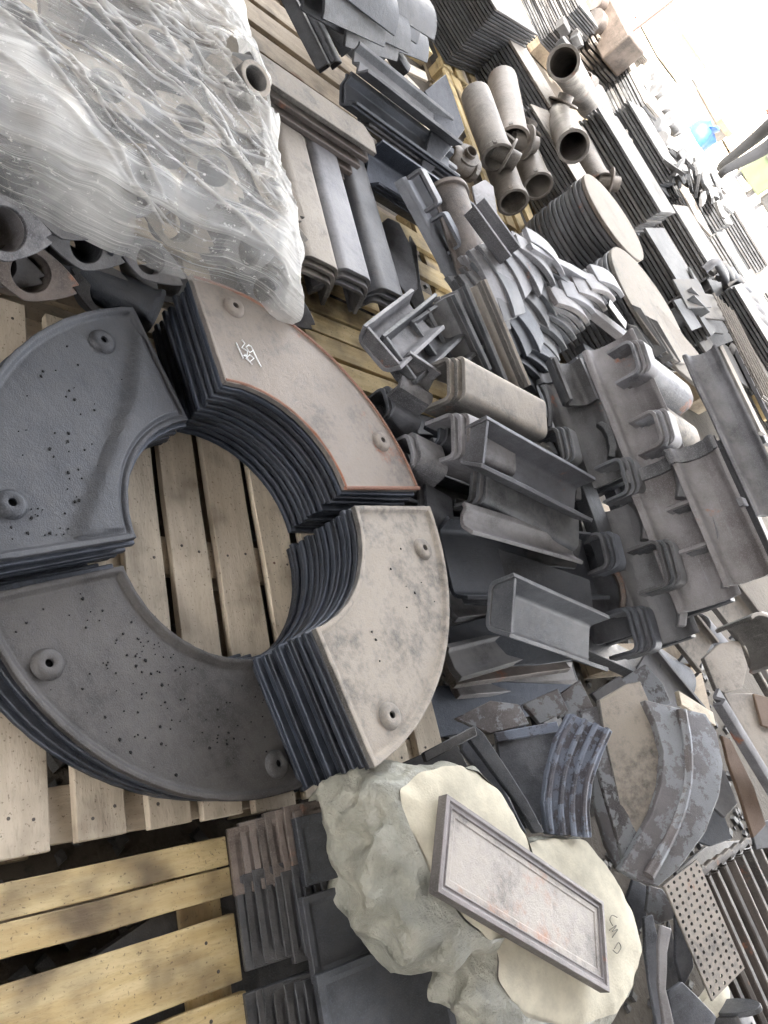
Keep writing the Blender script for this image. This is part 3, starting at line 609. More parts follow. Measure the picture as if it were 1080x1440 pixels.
# row c (lowest visible), row a, row e, row f : heights .40 .63 .86 1.05
ubar(796, 792, .16, .36, 'short bluish side channel standing lowest right of the tilted trough', mat='blue', nest=2)
ubar(762, 528, .40, .56, 'side channel with pale worn lip left of the long crossed pile', mat='grey', nest=3, collar=True)
ubar(842, 722, .40, .56, 'smooth side channel in the lower row beneath the hooked ends', mat='grey', nest=3)
ubar(826, 494, .63, .55, 'pinkish worn side channel high in the crossed pile', mat='light', nest=3)
ubar(884, 664, .63, .55, 'side channel with a rough raised collar in the middle of the crossed pile', mat='light', nest=3, collar=True)
ubar(946, 634, .86, .48, 'long bright side channel with a small square tab', mat='light', nest=3, collar=True, tab=True, hi=.66)
ubar(966, 500, 1.00, .62, 'uppermost pale channel leaning along the right edge', mat='light', nest=1, hi=.48)
# C shaped ends
CW, CH = .135, .088
for (x, y, z, L, lab, mt, nest, sc) in [
    (890, 500, .78, .06, 'rounded C shaped lug highest on the crossed pile', 'light', 3, 1.0),
    (922, 600, .78, .06, 'pinkish C shaped lug under the highest one, beside the rough collar', 'light', 3, .95),
    (874, 668, .56, .05, 'C shaped lug at the lower end of the pale worn lip channel', 'grey', 3, 1.0),
    (988, 730, .78, .05, 'C shaped lug resting against the long bright side channel', 'light', 3, 1.1),
    (928, 790, .56, .05, 'C shaped lug in the middle of the smooth lower side channel', 'grey', 3, 1.1),
    (784, 624, .42, .05, 'C shaped lug behind the rust tipped trough', 'grey', 3, 1.0),
    (846, 772, .33, .05, 'C shaped lug just right of the bright lipped channel', 'blue', 3, .95),
    (886, 884, .33, .05, 'lowest C shaped lug above the stacked curved pieces', 'blue', 4, 1.15),
    (796, 826, .20, .05, 'C shaped lug peeping out behind the streaked trough', 'blue', 3, .8)]:
    c = P(x, y, z); c = c + (CAM-c).normalized()*(.085 if y < 620 else .28 if y in (730, 790, 772) else .17); w_, h_ = CW*sc*.97, CH*sc*1.1
    bar('lug_channel', c, VV+UU*.12, ZZ+UU*.05, rnd([(w_/2, -h_), (w_/2, 0), (-w_/2, 0), (-w_/2, -h_)], .022, 4), L, .013, M[mt], lab, nest=nest, off=(.016, 0, .016), warp=.003)
# arched straps between the lugs
for i, (x0, y0, x1, y1, z, mt) in enumerate([(838, 594, 868, 642, .56, 'grey'), (932, 632, 968, 698, .76, 'light'), (884, 704, 916, 758, .54, 'grey'), (858, 802, 882, 854, .34, 'brown'), (934, 825, 968, 880, .54, 'light'), (998, 766, 1030, 826, .76, 'light'), (759, 542, 778, 600, .40, 'grey'), (794, 652, 820, 702, .36, 'grey')]):
    ol = [(0, 0), (.3, -.04), (.6, .06), (.85, .35), (.98, .7), (.92, 1.02), (.55, 1.0), (.62, .72), (.52, .4), (.3, .16)]
    slab('arched_strap', [(x0+(x1-x0)*a, y0+(y1-y0)*b_) for a, b_ in ol], P((x0+x1)/2, (y0+y1)/2, z)+(CAM-P((x0+x1)/2, (y0+y1)/2, z)).normalized()*.13, ZZ*.55-VV*.85+UU*.1, .045, M[mt], ['arched strap below the small worn trough', 'arched strap under the rough collar', 'arched strap above the smooth lower side channel', 'rust marked arched strap near the lowest C lug', 'pale arched strap at the lower end of the middle row', 'pale arched strap under the long bright side channel', 'broken arched strap left of the pale worn lip', 'arched strap half hidden behind the rust tipped trough'][i], 'strap', bev=.004)
# black bars added behind each row to stand in for shade in the gaps
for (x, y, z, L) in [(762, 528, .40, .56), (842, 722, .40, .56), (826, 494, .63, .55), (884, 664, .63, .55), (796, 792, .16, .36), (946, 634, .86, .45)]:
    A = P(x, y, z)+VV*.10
    tag(mk('gap_shade_bar', *box(0, 0, -.05, L, .05, .13), M['dark'], fr(A, UU, ZZ), bev=.004), 'black filler bar standing in for shade behind the rows of C shaped lugs', 'iron bar', 'shade filler behind the rows of lugs')
# long visible backs behind the top C ends
bar('cross_channel', P(915, 512, .80), VV+UU*.12, ZZ, rnd([(.075, -.12), (.055, 0), (-.055, 0), (-.075, -.12)], .04, 6), .34, .014, M['light'], 'broad smooth channel back between the two highest C ends')
bar('cross_channel', P(906, 562, .74), VV+UU*.12, ZZ, rnd([(.07, -.13), (.05, 0), (-.05, 0), (-.07, -.13)], .04, 6), .46, .014, M['tan'], 'pinkish half round channel back just below the broad smooth one')
for i, (x, y, z, L, lab) in enumerate([(950, 872, .42, .22, 'flat taupe lip plate sticking out under the middle row'), (1006, 826, .62, .24, 'flat taupe lip plate under the long bright channel'), (902, 930, .2, .4, 'lowest grey trough at the foot of the crossed pile')]):
    bar('lip_channel', P(x, y, z), VV*.75+UU*.75, ZZ-VV*.7, UPO(.15, .03), L, .012, M['tan' if i < 2 else 'grey'], lab)
bar('small_trough', P(789, 512, .52), UU+VV*.05, ZZ-VV*.4, UPO(.10, .05, .01), .20, .016, M['grey'], 'small worn trough set into the lipped side channel', nest=2)
# filler pieces at the foot of the crib
for i, (x, y, z, a) in enumerate([(930, 925, .24, 0), (965, 900, .3, 20), (1000, 880, .34, -15), (1040, 870, .4, 10), (1070, 890, .36, 30), (985, 925, .2, 40)]):
    vs, fs = barmesh([(.10*math.sin(R(q)), .10*math.cos(R(q))-.10) for q in range(-70, 71, 14)], .014, .3, seed=i+4)
    tag(mk('curved_shell', vs, fs, M['grey' if i % 2 else 'blue'], fr(P(x, y, z), VV+UU*.4, ZZ-VV*.4) @ Matrix.Rotation(R(a), 4, 'Z'), bev=.002), 'curved grey shell piece heaped at the lower right foot of the crossed pile', 'shell piece', 'curved shells at the foot of the crossed pile')
# ---------------------------------------------------------------- R: channels with square ends behind the ring
random.seed(71)
D1 = P(744, 612, .50)-P(600, 545, .50)
def endbar(px, py, z, qx, qy, qz, wd, h, label, mat, nest=3, up=ZZ, splay=0.0, t=.014, cat='channel bar'):
    A, B = P(px, py, z), P(qx, qy, qz)
    return bar('square_channel', A, B-A, up, rnd([(wd/2+splay, -h), (wd/2, 0), (-wd/2, 0), (-wd/2-splay, -h)], .016, 4), (B-A).length, t, M[mat], label, nest=nest, off=(.014, 0, .018), warp=.002, cat=cat)
endbar(628, 532, .52, 745, 590, .52, .125, .11, 'dusty topped square channel nearest the yellow pallet', 'tan', up=ZZ+UU*.25)
endbar(634, 612, .48, 700, 640, .48, .125, .11, 'square channel with its end facing the ring, second from the yellow pallet', 'light', up=ZZ+UU*.25)
endbar(660, 676, .42, 792, 744, .42, .13, .12, 'square channel marked with a white scratch, third from the yellow pallet', 'grey', up=ZZ+UU*.25)
def tray(name, a, b_, z0, z1, wd, h, mat, label, up, nest=1, endplate=True, t=.013):
    A, B = P(*a, z0), P(*b_, z1); L = (B-A).length
    r = empty(name, fr(A, B-A, up), label, 'trough')
    vs, fs = barmesh(rnd([(-wd/2-.02, h), (-wd/2, 0), (wd/2, 0), (wd/2+.02, h)], .014, 3), t, L, seed=L, warp=.002)
    mk('shell', vs, fs, M[mat], None, r, bev=.0015)
    if endplate:
        vs, fs = prism([(-wd/2+.001, .0), (wd/2-.001, 0), (wd/2+.018, h-.002), (-wd/2-.018, h-.002)], .004, .016)
        mk('end_plate', [(v_[2], v_[0], v_[1]) for v_ in vs], fs, M[mat], None, r, bev=.0015)
    for k in range(1, nest):
        d = dup(r); tag(d, 'nested under the ' + label, 'trough', 'troughs nested under the ' + label); d.matrix_world = r.matrix_world @ Matrix.Translation((.008*k, 0, -.02*k))
    return r
tray('trough', (652, 626), (808, 706), .50, .5, .10, .08, 'blue', 'open trough with an orange rusted tip and blue paint mark', ZZ+UU*.35-VV*.1)
tray('trough', (690, 852), (828, 905), .42, .40, .12, .075, 'grey', 'open trough with pale lips and a rusty streak near the curved plates', ZZ+UU*.25-VV*.25, nest=2)
tray('trough', (628, 790), (830, 800), .32, .36, .20, .05, 'slate', 'broad dark trough plate below the bright lipped channel', ZZ+UU*.1-VV*.75, endplate=False)
bar('lipped_channel', P(652, 738, .42), P(822, 786, .42)-P(652, 738, .42), ZZ-VV*.55, rnd([(-.03, .03), (0, 0), (.03, .004), (.045, .025), (.07, .02)], .01, 2), .62, .013, M['light'], 'bright lipped channel bent at its near end, above the broad dark trough')
# upper left trays
tray('trough', (525, 500), (590, 445), .42, .46, .11, .05, 'light', 'shallow tray with a raised rim at the corner of the yellow pallet', ZZ+UU*.35-VV*.5)
tray('trough', (548, 515), (620, 452), .42, .46, .12, .05, 'grey', 'shallow tray leaning on the rimmed tray by the yellow pallet', ZZ+UU*.45-VV*.45)
tray('trough', (592, 500), (645, 462), .42, .46, .16, .05, 'grey', 'flat tray with a pale long edge behind the two rimmed trays', ZZ+UU*.4-VV*.5)
bar('splayed_channel', P(562, 518, .44), VV*1.0+UU*.25, ZZ+UU*.3, rnd([(-.09, -.04), (-.07, .015), (-.03, .02), (-.01, -.01), (.03, .015), (.04, .04)], .01, 2), .14, .014, M['light'], 'splayed channel end with an angular hat shape')
for i, (a, b_, z, wd, mt, lab) in enumerate([((548, 560), (600, 590), .36, .13, 'blue', 'bluish rounded channel under the square ends by the ring edge'), ((585, 628), (640, 655), .4, .12, 'light', 'pale channel end tucked left of the second square channel'), ((596, 700), (650, 730), .34, .13, 'blue', 'bluish channel end tucked left of the third square channel'), ((548, 590), (590, 600), .3, .12, 'slate', 'dark channel end low beside the rust edged ring plate'), ((610, 745), (660, 775), .28, .12, 'grey', 'rounded channel end beside the light tan ring plate'), ((625, 610), (650, 625), .42, .07, 'slate', 'small dark channel nested inside the second square end')]):
    A, B = P(*a, z), P(*b_, z); bar('channel_end', A, B-A, ZZ+UU*.1*(i-2), rnd([(wd/2, -.07), (wd*.4, 0), (-wd*.4, 0), (-wd/2, -.07)], .02, 3), .12, .013, M[mt], lab, nest=2)
# flat stacked troughs under them near the ring's right side
for i, (a, b_, z, mt, lab) in enumerate([((636, 858), (690, 852), .26, 'light', 'short pale bar end beside the light tan ring plate'), ((640, 940), (770, 905), .28, 'grey', 'grey tray lying slanted under the rusty streaked trough'), ((634, 950), (795, 930), .22, 'brown', 'brownish long edge bar under the slanted tray'), ((640, 965), (810, 955), .18, 'light', 'bluish white long edge bar, lowest of the flat bars')]):
    A, B = P(*a, z), P(*b_, z); L = (B-A).length
    bar('edge_bar', A, B-A, ZZ-VV*.5, rnd([(-.03, .012), (0, 0), (.05, 0), (.06, .01)], .004, 2), L, .022, M[mt], lab, cat='edge bar')
for i, (pts, z, n_, mt, lab) in enumerate([
    ([(630, 882), (700, 862), (815, 890), (830, 925), (760, 935), (640, 938)], .24, (0, -.3, 1), 'slate', 'dark flat plate showing between the troughs beside the light tan ring plate'),
    ([(612, 965), (700, 958), (812, 962), (770, 1000), (660, 1030), (606, 1040), (596, 1010)], .14, (0, -.2, 1), 'edge', 'dark base plate under the lowest flat bars'),
    ([(622, 775), (700, 770), (830, 815), (835, 860), (760, 850), (640, 850)], .26, (-.1, -.4, 1), 'slate', 'dark plate behind the streaked trough'),
    ([(640, 700), (720, 720), (820, 760), (810, 800), (700, 790), (640, 770)], .28, (-.1, -.4, 1), 'dark', 'dark plate under the white scratched channel')]):
    slab('base_plate', pts, P(*pts[0], z), n_, .02, M[mt], lab, 'iron plate')
# two leaning open frames right of the trays
for i, (a, b_, lab) in enumerate([((632, 412), (688, 545), 'long open channel leaning beside the shingled shoes'), ((660, 405), (722, 552), 'dusty channel with a folded near end beside the shingled shoes'), ((615, 425), (665, 530), 'narrow channel at the left of the leaning pair')]):
    A, B = P(*a, .50), P(*b_, .44); bar('open_channel', A, B-A, ZZ*.8-VV*.8, rnd([(-.05, .035), (-.04, 0), (.035, 0), (.045, .05)], .01, 2), (B-A).length, .014, M['grey' if i != 1 else 'tan'], lab, nest=2, off=(0, -.006, -.02))
# ---------------------------------------------------------------- Q: shingled shoes
random.seed(81)
def shoe(L, wd, bend, t, mat):
    pr_ = []
    vs, fs = [], []; n = 9
    for i in range(n+1):
        q = (i/n-.5); x = L*q; z = -bend*(q*2)**2
        for y, dz in ((-wd/2, 0), (wd/2, 0), (wd/2, -t), (-wd/2, -t)): vs.append((x, y, z+dz))
    for i in range(n):
        for k in range(4): fs.append((i*4+k, i*4+(k+1) % 4, i*4+4+(k+1) % 4, i*4+4+k))
    fs += [(3, 2, 1, 0), (n*4, n*4+1, n*4+2, n*4+3)]
    return mk('curved_shoe', vs, fs, mat, smooth=30, bev=.002)
rows = [  # first px, step px, count, first piece vector, last piece vector, z, dz
 ((684, 366), (13, -8), 6, (20, 46), (50, 50), .52, .022), ((702, 410), (13, -10), 6, (36, 52), (58, 54), .48, .022), ((722, 460), (12, -13), 7, (50, 42), (70, 48), .44, .024),
 ((708, 494), (10, -8), 4, (46, 36), (54, 38), .40, .02), ((670, 402), (11, -9), 4, (22, 46), (26, 46), .47, .022), ((690, 446), (11, -8), 4, (26, 46), (34, 46), .44, .02), ((772, 400), (12, -8), 5, (66, 44), (72, 40), .58, .02)]
LBQ = ['row just right of the brown half pipe', 'second row from the brown half pipe', 'row ending at the small worn trough', 'lowest short row', 'short row behind the leaning pair of channels', 'short row beside the leaning pair of channels', 'row under the round plates']
for ri_, (a, st, n, d0, d1, z0, dz) in enumerate(rows):
    pr0 = shoe(.27 if ri_ in (0, 1, 4, 5) else .30,   .105, .020, .024, M[('light', 'grey', 'grey', 'slate', 'grey', 'slate', 'light')[ri_]])
    first = True
    for k in range(n):
        x = a[0]+st[0]*k; y = a[1]+st[1]*k; q = k/(n-1); z = z0+dz*k
        dx, dy = d0[0]+(d1[0]-d0[0])*q, d0[1]+(d1[1]-d0[1])*q
        for lay in range(3):
            A = P(x, y, z); d = P(x+dx, y+dy, z-.01)-A; o = pr0 if first else dup(pr0); first = False
            nrm = (ZZ - VV*.22 - UU*.05).normalized()
            o.matrix_world = fr(A+d*.5, d, nrm) @ Matrix.Translation((jit(.016)-.008*lay, .006*lay+jit(.005), -.031*lay)) @ Matrix.Rotation(R(jit(4)), 4, 'Z') @ Matrix.Rotation(R(jit(5)), 4, 'X')
            tag(o, 'curved iron shoe shingled in the ' + LBQ[ri_], 'curved shoe', 'shoes shingled in the ' + LBQ[ri_])
for i, (a, b_, z) in enumerate([((748, 345), (842, 398), .62), ((806, 412), (884, 472), .58)]):
    A, B = P(*a, z), P(*b_, z); L = (B-A).length
    vs, fs = prism([(0, -.015), (L*.5, -.02), (L, -.03), (L, .03), (L*.6, .03), (L*.3, .012), (0, .02)], -.045, 0)
    tag(mk('long_shoe', vs, fs, M['light'], fr(A, B-A, ZZ-VV*.2), bev=.003), ['long pale shoe with a stepped outline over the uppermost column', 'long dark sided shoe reaching to the highest C end'][i], 'curved shoe')
tag(mk('paper_scrap', *box(-.07, -.05, 0, .07, .05, .004), M['white'], fr(P(868, 442, .62), UU+VV, ZZ+VV*.1)), 'small white sheet behind the long dark sided shoe', 'sheet')
# thin fins between the shoes and the right hand piles
for i, (a, b_) in enumerate([((888, 428), (925, 500)), ((900, 440), (935, 510)), ((912, 446), (945, 515)), ((882, 455), (905, 500))]):
    A, B = P(*a, .62), P(*b_, .58); L = (B-A).length; vs, fs = prism([(0, 0), (L, -.02), (L, .05), (.04, .03)], 0, .012)
    tag(mk('thin_fin', vs, fs, M['far'], fr(A, B-A, -VV+ZZ*.4), bev=.002), 'thin pale fin standing behind the highest C end', 'iron fin', 'thin fins behind the highest C end')
slab('long_plate', [(905, 385+60), (925, 430), (960, 470), (985, 500), (1000, 530), (985, 545), (955, 520), (930, 490)], P(950, 480, .62), (0, -.1, 1), .02, M['cream'], 'pale tapered plate running down behind the highest C end', 'iron plate')
# dark filler bars added so gaps in the crossed pile read as shade
random.seed(85)
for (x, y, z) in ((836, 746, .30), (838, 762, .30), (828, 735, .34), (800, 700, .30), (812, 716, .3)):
    tag(mk('shade_filler_bar', *box(-.12, -.06, -.05, .12, .06, 0), M['dark'], fr(P(x, y, z), UU+VV*jit(.4), ZZ), bev=.003), 'dark filler bar standing in for shade in gaps of the crossed pile', 'iron bar', 'shade filler bars in the crossed pile')
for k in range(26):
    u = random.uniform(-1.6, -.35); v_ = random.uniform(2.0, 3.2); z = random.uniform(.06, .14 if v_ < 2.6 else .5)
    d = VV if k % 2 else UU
    tag(mk('shade_filler_bar', *box(-.3, -.06, 0, .3, .06, .05), M['dark'], fr(L2(u, v_, z), d+UU*jit(.3), ZZ+UU*jit(.3)), bev=.003), 'dark filler bar standing in for shade in gaps of the crossed pile', 'iron bar', 'shade filler bars in the crossed pile')
# ---------------------------------------------------------------- T: curved scaled plates
random.seed(91)
def curv(k, ax=0):
    return (lambda x, y: -k*(y*y)) if ax == 0 else (lambda x, y: -k*(x*x))
TN = (ZZ*.85 - VV*.45).normalized()
slab('scaled_plate', [(905, 985), (950, 996), (992, 1004), (1006, 1030), (1012, 1075), (1004, 1120), (985, 1170), (950, 1222), (925, 1246), (898, 1238), (873, 1222), (892, 1182), (910, 1145), (922, 1105), (926, 1060), (918, 1020)], P(950, 1110, .54), TN, .030, M['peel'], 'large curved plate with peeling mottled scale, nearest of the curved plates', 'curved plate', sub=4, bulge=.03)
o = bpy.data.objects['scaled_plate']; iv = o.matrix_world.inverted()
pts = [iv @ PP(x, y, P(950, 1110, .54)+TN*.022, TN) for x, y in [(958, 998), (966, 1040), (968, 1090), (958, 1140), (936, 1190), (912, 1232)]]
mk('rib', *tube(rnd([tuple(p) for p in pts], .05, 3), .016, 10), M['peel'], None, o)
o = slab('ribbed_plate', [(800, 1003), (862, 1028), (846, 1062), (832, 1100), (828, 1140), (832, 1178), (768, 1172), (763, 1130), (768, 1085), (780, 1040)], P(800, 1090, .47), TN, .022, M['peelb'], 'curved blue-grey plate with lengthwise ribs and blistered scale', 'curved plate', sub=3, bulge=.008)
for i, q in enumerate((.12, .38, .62, .88)):
    l = [(800, 1003), (780, 1040), (768, 1085), (763, 1130), (768, 1172)]; r_ = [(862, 1028), (846, 1062), (832, 1100), (828, 1140), (832, 1178)]
    pts = [PP(a[0]+(b_[0]-a[0])*q, a[1]+(b_[1]-a[1])*q, P(800, 1090, .47)+TN*.010, TN) for a, b_ in zip(l, r_)]
    iv = o.matrix_world.inverted(); pts = [iv @ p for p in rnd([tuple(p) for p in pts], .03, 3)]
    mk('rib', *tube(pts, .008, 8), M['peelb'], None, o)
o = slab('curved_plate', [(840, 985), (880, 962), (900, 958), (915, 1000), (926, 1060), (920, 1110), (905, 1160), (888, 1190), (872, 1150), (858, 1090), (846, 1040)], P(880, 1060, .46), TN, .02, M['tan'], 'pale tan curved plate between the ribbed plate and the peeling plate', 'curved plate', sub=3, bulge=.02)
slab('curved_plate', [(815, 1000), (842, 992), (862, 1040), (885, 1110), (905, 1170), (895, 1210), (878, 1215), (850, 1130), (830, 1060)], P(860, 1100, .42), TN, .02, M['peel'], 'grey curved plate partly under the pale tan one', 'curved plate', sub=2, bulge=.02)
slab('curved_plate', [(830, 1040), (850, 1060), (880, 1140), (890, 1200), (872, 1228), (850, 1190), (832, 1130)], P(860, 1140, .36), TN, .02, M['peel'], 'mottled curved plate showing under the ribbed plate', 'curved plate', sub=2, bulge=.015)
slab('curved_plate', [(778, 982), (816, 956), (838, 1000), (846, 1030), (830, 1028), (800, 1005), (788, 1010)], P(810, 990, .40), TN, .02, M['peel'], 'short scaled plate end above the ribbed plate', 'curved plate')
slab('curved_plate', [(870, 958), (908, 934), (932, 960), (945, 990), (900, 1000), (884, 968)], P(905, 965, .40), TN, .02, M['peel'], 'pale plate end with a dark smear beside the tan ground sheet', 'curved plate')
slab('curved_plate', [(832, 975), (872, 950), (884, 968), (845, 992)], P(858, 970, .36), TN, .02, M['grey'], 'small grey plate end between the two pale ends', 'curved plate')
slab('flat_plate', [(698, 1034), (784, 1020), (790, 1040), (770, 1085), (764, 1160), (740, 1165), (706, 1090)], P(740, 1080, .38), TN, .018, M['blue'], 'dark blue pitted plate left of the ribbed plate', 'iron plate')
o = slab('flat_plate', [(696, 1030), (784, 1014), (788, 1028), (700, 1044)], P(740, 1030, .40), TN, .014, M['peelb'], 'narrow raised bar along the top of the blue pitted plate', 'iron plate')
for i, (pts, z, mt, lab) in enumerate([
    ([(668, 1020), (680, 1030), (712, 1078), (742, 1125), (766, 1170), (752, 1172), (728, 1130), (690, 1080), (660, 1040)], .42, 'slate', 'long dark curved bar sweeping past the foam block'),
    ([(650, 1032), (664, 1036), (700, 1090), (730, 1150), (742, 1172), (728, 1165), (690, 1105), (650, 1055)], .38, 'blue', 'second curved bar tucked beside the long dark curved bar'),
    ([(595, 1058), (668, 1020), (672, 1034), (600, 1072)], .38, 'dark', 'dark crosswise bar above the foam block'),
    ([(640, 1010), (690, 985), (730, 990), (745, 1018), (690, 1032)], .30, 'peel', 'dark scaled plate right of the lowest flat bars'),
    ([(735, 990), (785, 968), (800, 1000), (760, 1018)], .34, 'peel', 'dark plate end left of the short scaled plate'),
    ([(560, 1075), (640, 1040), (660, 1080), (600, 1100)], .22, 'dark', 'black plate low between the ring plates and the foam block'),
    ([(690, 1010), (735, 990), (742, 1030), (700, 1036)], .33, 'peelb', 'grey blue plate end beside the pitted plate')]):
    slab('curved_bar' if i < 2 else 'flat_plate', pts, P(*pts[0], z), TN, .02, M[mt], lab, 'iron bar' if i < 2 else 'iron plate')
# ---------------------------------------------------------------- X: right edge pieces
slab('ground_sheet', [(900, 945), (925, 932), (985, 938), (1000, 1000), (950, 1003), (930, 980)], P(950, 960, .02), ZZ, .012, M['woodd'], 'tan stained board lying in the gap below the crossed pile', 'board')
tag(mk('wooden_board', *box(-.14, -.03, 0, .14, .03, .02), M['woodp'], fr(P(975, 998, .30), UU*.4+VV, ZZ), bev=.002), 'short pale board right of the pale plate end', 'board')
XN = (ZZ-VV*.35).normalized()
slab('bracket_plate', [(990, 925), (1012, 905), (1040, 900), (1052, 935), (1045, 968), (1020, 975), (1008, 970)], P(1020, 940, .55), XN, .02, M['tan'], 'taupe angular bracket plate under the lower end of the crossed pile', 'bracket')
vs, fs = barmesh([(.09*math.cos(R(a)), .09*math.sin(R(a))) for a in range(150, 331, 15)], .014, .16); tag(mk('curved_collar', vs, fs, M['tan'], fr(P(1030, 918, .62), ZZ-VV*.3, VV*-.6+UU), bev=.002), 'curved collar piece resting on the taupe bracket plate', 'shell piece')
for i in range(5):
    A, B = P(1042+i*9, 898-i*6, .48), P(1092+i*9, 985-i*6, .44); bar('thin_strip', A, B-A, ZZ, rnd([(-.02, -.03), (-.015, 0), (.015, 0), (.02, -.03)], .005, 1), (B-A).length, .006, M['cream' if i % 2 == 0 else 'tan'], 'pale thin ribbed strip at the right edge above the rust spotted plate', 'iron strip', 'pale ribbed strips at the right edge')
A, B = P(1006, 982, .52), P(1096, 1130, .46); bar('angle_bar', A, B-A, ZZ-VV*.4, rnd([(-.035, -.0), (-.03, .035), (.0, .04), (.01, .0), (.05, 0)], .006, 2), (B-A).length, .014, M['light'], 'grey angle bar with a bright ridge running off the right edge')
slab('flat_plate', [(1018, 975), (1060, 975), (1100, 1010), (1100, 1090), (1080, 1100), (1045, 1030)], P(1060, 1020, .46), XN, .014, M['tan'], 'light taupe plate behind the bright ridged angle bar', 'iron plate')
slab('rusty_plate', [(1060, 975), (1100, 985), (1100, 1030), (1072, 1020)], P(1070, 990, .5), XN, .012, M['rust'], 'orange rusted scrap at the right edge', 'iron plate')
slab('rusty_plate', [(1016, 1034), (1028, 1040), (1060, 1105), (1078, 1160), (1060, 1178), (1042, 1120), (1024, 1070)], P(1040, 1100, .4), XN, .016, M['rust'], 'long wedge with orange rust below the angle bar', 'iron plate')
slab('flat_plate', [(1056, 1160), (1092, 1150), (1092, 1190), (1064, 1195)], P(1080, 1170, .38), XN, .016, M['grey'], 'grey plate corner under the rusty wedge', 'iron plate')
slab('flat_plate', [(1000, 1050), (1020, 1085), (1038, 1130), (1020, 1150), (1003, 1135), (1008, 1080)], P(1015, 1110, .34), XN, .016, M['grey'], 'grey plate tip showing right of the large peeling plate', 'iron plate')
slab('flat_plate', [(990, 1130), (1020, 1150), (1030, 1180), (1000, 1190), (975, 1182)], P(1005, 1160, .28), XN, .016, M['slate'], 'small plate corner below the grey plate tip', 'iron plate')
slab('dark_plate', [(950, 1225), (1000, 1185), (1060, 1180), (1060, 1205), (990, 1245), (965, 1262)], P(1000, 1210, .14), ZZ, .016, M['dark'], 'black plate in the shade above the brown bars', 'iron plate')
random.seed(95)
for k in range(12):   # side by side brown bars
    A = P(952+k*11.5, 1262-k*7.5, .26+.004*(k % 3)); d = P(1010, 1395, .26)-P(952, 1262, .26); L = .75
    bar('brown_bar', A, d, ZZ*1+VV*jit(.4), rnd([(-.016, -.03), (-.014, 0), (.012, .003), (.016, -.03)], .004, 1), L, .008, M['bars'], 'brown iron bar lying side by side at the lower right edge', 'iron bar', 'brown bars laid side by side')
    if k < 9:
        A = P(975+k*13, 1238-k*8.5, .24); bar('short_bar', A, VV*1+UU*-.12, ZZ, rnd([(-.014, -.02), (-.012, 0), (.012, 0), (.014, -.02)], .004, 1), .13, .008, M['bars'], 'short brown bar end in the row above the brown bars', 'iron bar', 'short bar ends above the brown bars')
# perforated plate
def perf(nx, ny, w_, h_, t, rr):
    vs, fs = [], []; m = 12; cw, ch = w_/nx, h_/ny
    for lay in (0, -t):
        for j in range(ny):
            for i in range(nx):
                cx, cy = (i+.5)*cw, (j+.5)*ch; b0 = len(vs)
                for k in range(m):
                    a = 2*math.pi*k/m+math.pi/4; ca, sa = math.cos(a), math.sin(a); q = 1/max(abs(ca), abs(sa))
                    vs.append((cx+ca*q*cw/2, cy+sa*q*ch/2, lay)); vs.append((cx+ca*rr, cy+sa*rr*1.3, lay))
                for k in range(m):
                    a, b_ = b0+2*k, b0+2*((k+1) % m); fs.append((a, b_, b_+1, a+1))
    n = len(vs)//2; F2 = list(fs[:len(fs)//2])
    for c in range(nx*ny):
        for k in range(m):
            a = c*2*m+2*k+1; b_ = c*2*m+2*((k+1) % m)+1; fs.append((a, b_, b_+n, a+n))
    fs += [(0, 1, 2)] if False else []
    v2, f2 = box(-.001, -.001, -t, 0, h_, 0); v3, f3 = box(w_, 0, -t, w_+.001, h_, 0)
    return join((vs, fs), (v2, f2), (v3, f3))
A, B = P(956, 1232, .37), P(1018, 1378, .37); d = B-A
o = mk('perforated_plate', *perf(16, 6, d.length+.02, .19, .006, .0048), M['tan'], fr(A-VV*.09, d, ZZ-VV*.25) @ Matrix.Translation((0, -.02, 0)), smooth=0)
tag(o, 'taupe plate punched with rows of small round holes beside the brown bars', 'perforated plate')
slab('foam_scrap', [(985, 1412), (1012, 1365), (1023, 1395), (1022, 1412), (1005, 1432)], P(1005, 1400, .30), ZZ, .03, M['foam'], 'small cream foam scrap under the perforated plate', 'foam scrap', sub=2, bulge=.015)
# curved pieces between foam block and perforated plate
for i, (pts, z, mt, lab) in enumerate([
    ([(905, 1290), (918, 1286), (925, 1330), (930, 1390), (945, 1450), (925, 1450), (912, 1390), (905, 1340)], .36, 'blue', 'bluish curved fin closest to the foam block'),
    ([(928, 1300), (944, 1306), (936, 1340), (934, 1390), (950, 1450), (935, 1450), (924, 1385), (924, 1330)], .42, 'light', 'pale edged curved fin with a folded tip'),
    ([(948, 1290), (958, 1272), (968, 1310), (974, 1360), (960, 1390), (948, 1350)], .34, 'blue', 'blue grey leaf shaped plate beside the perforated plate'),
    ([(938, 1395), (958, 1380), (985, 1408), (1008, 1430), (1000, 1455), (950, 1455)], .34, 'blue', 'smooth bluish plate along the bottom edge beside the foam scrap'),
    ([(912, 1245), (930, 1250), (950, 1278), (948, 1292), (925, 1300), (908, 1280)], .30, 'peel', 'scaled scrap plate just below the large peeling plate'),
    ([(890, 1235), (912, 1248), (906, 1300), (898, 1310), (880, 1262)], .24, 'slate', 'dark scrap at the upper corner of the foam block'),
    ([(940, 1290), (950, 1340), (958, 1400), (945, 1430), (932, 1380)], .26, 'dark', 'dark curved plate between the two fins')]):
    slab('curved_fin', pts, P(*pts[0], z), (ZZ-VV*.5), .014, M[mt], lab, 'scrap plate', sub=2, bulge=.01)
r = empty('flanged_casting', fr(P(1030, 1418, .34), VV*.2+UU*1.0, ZZ), 'grey casting with a flat round-ended flange and slotted body at the bottom right corner', 'casting')
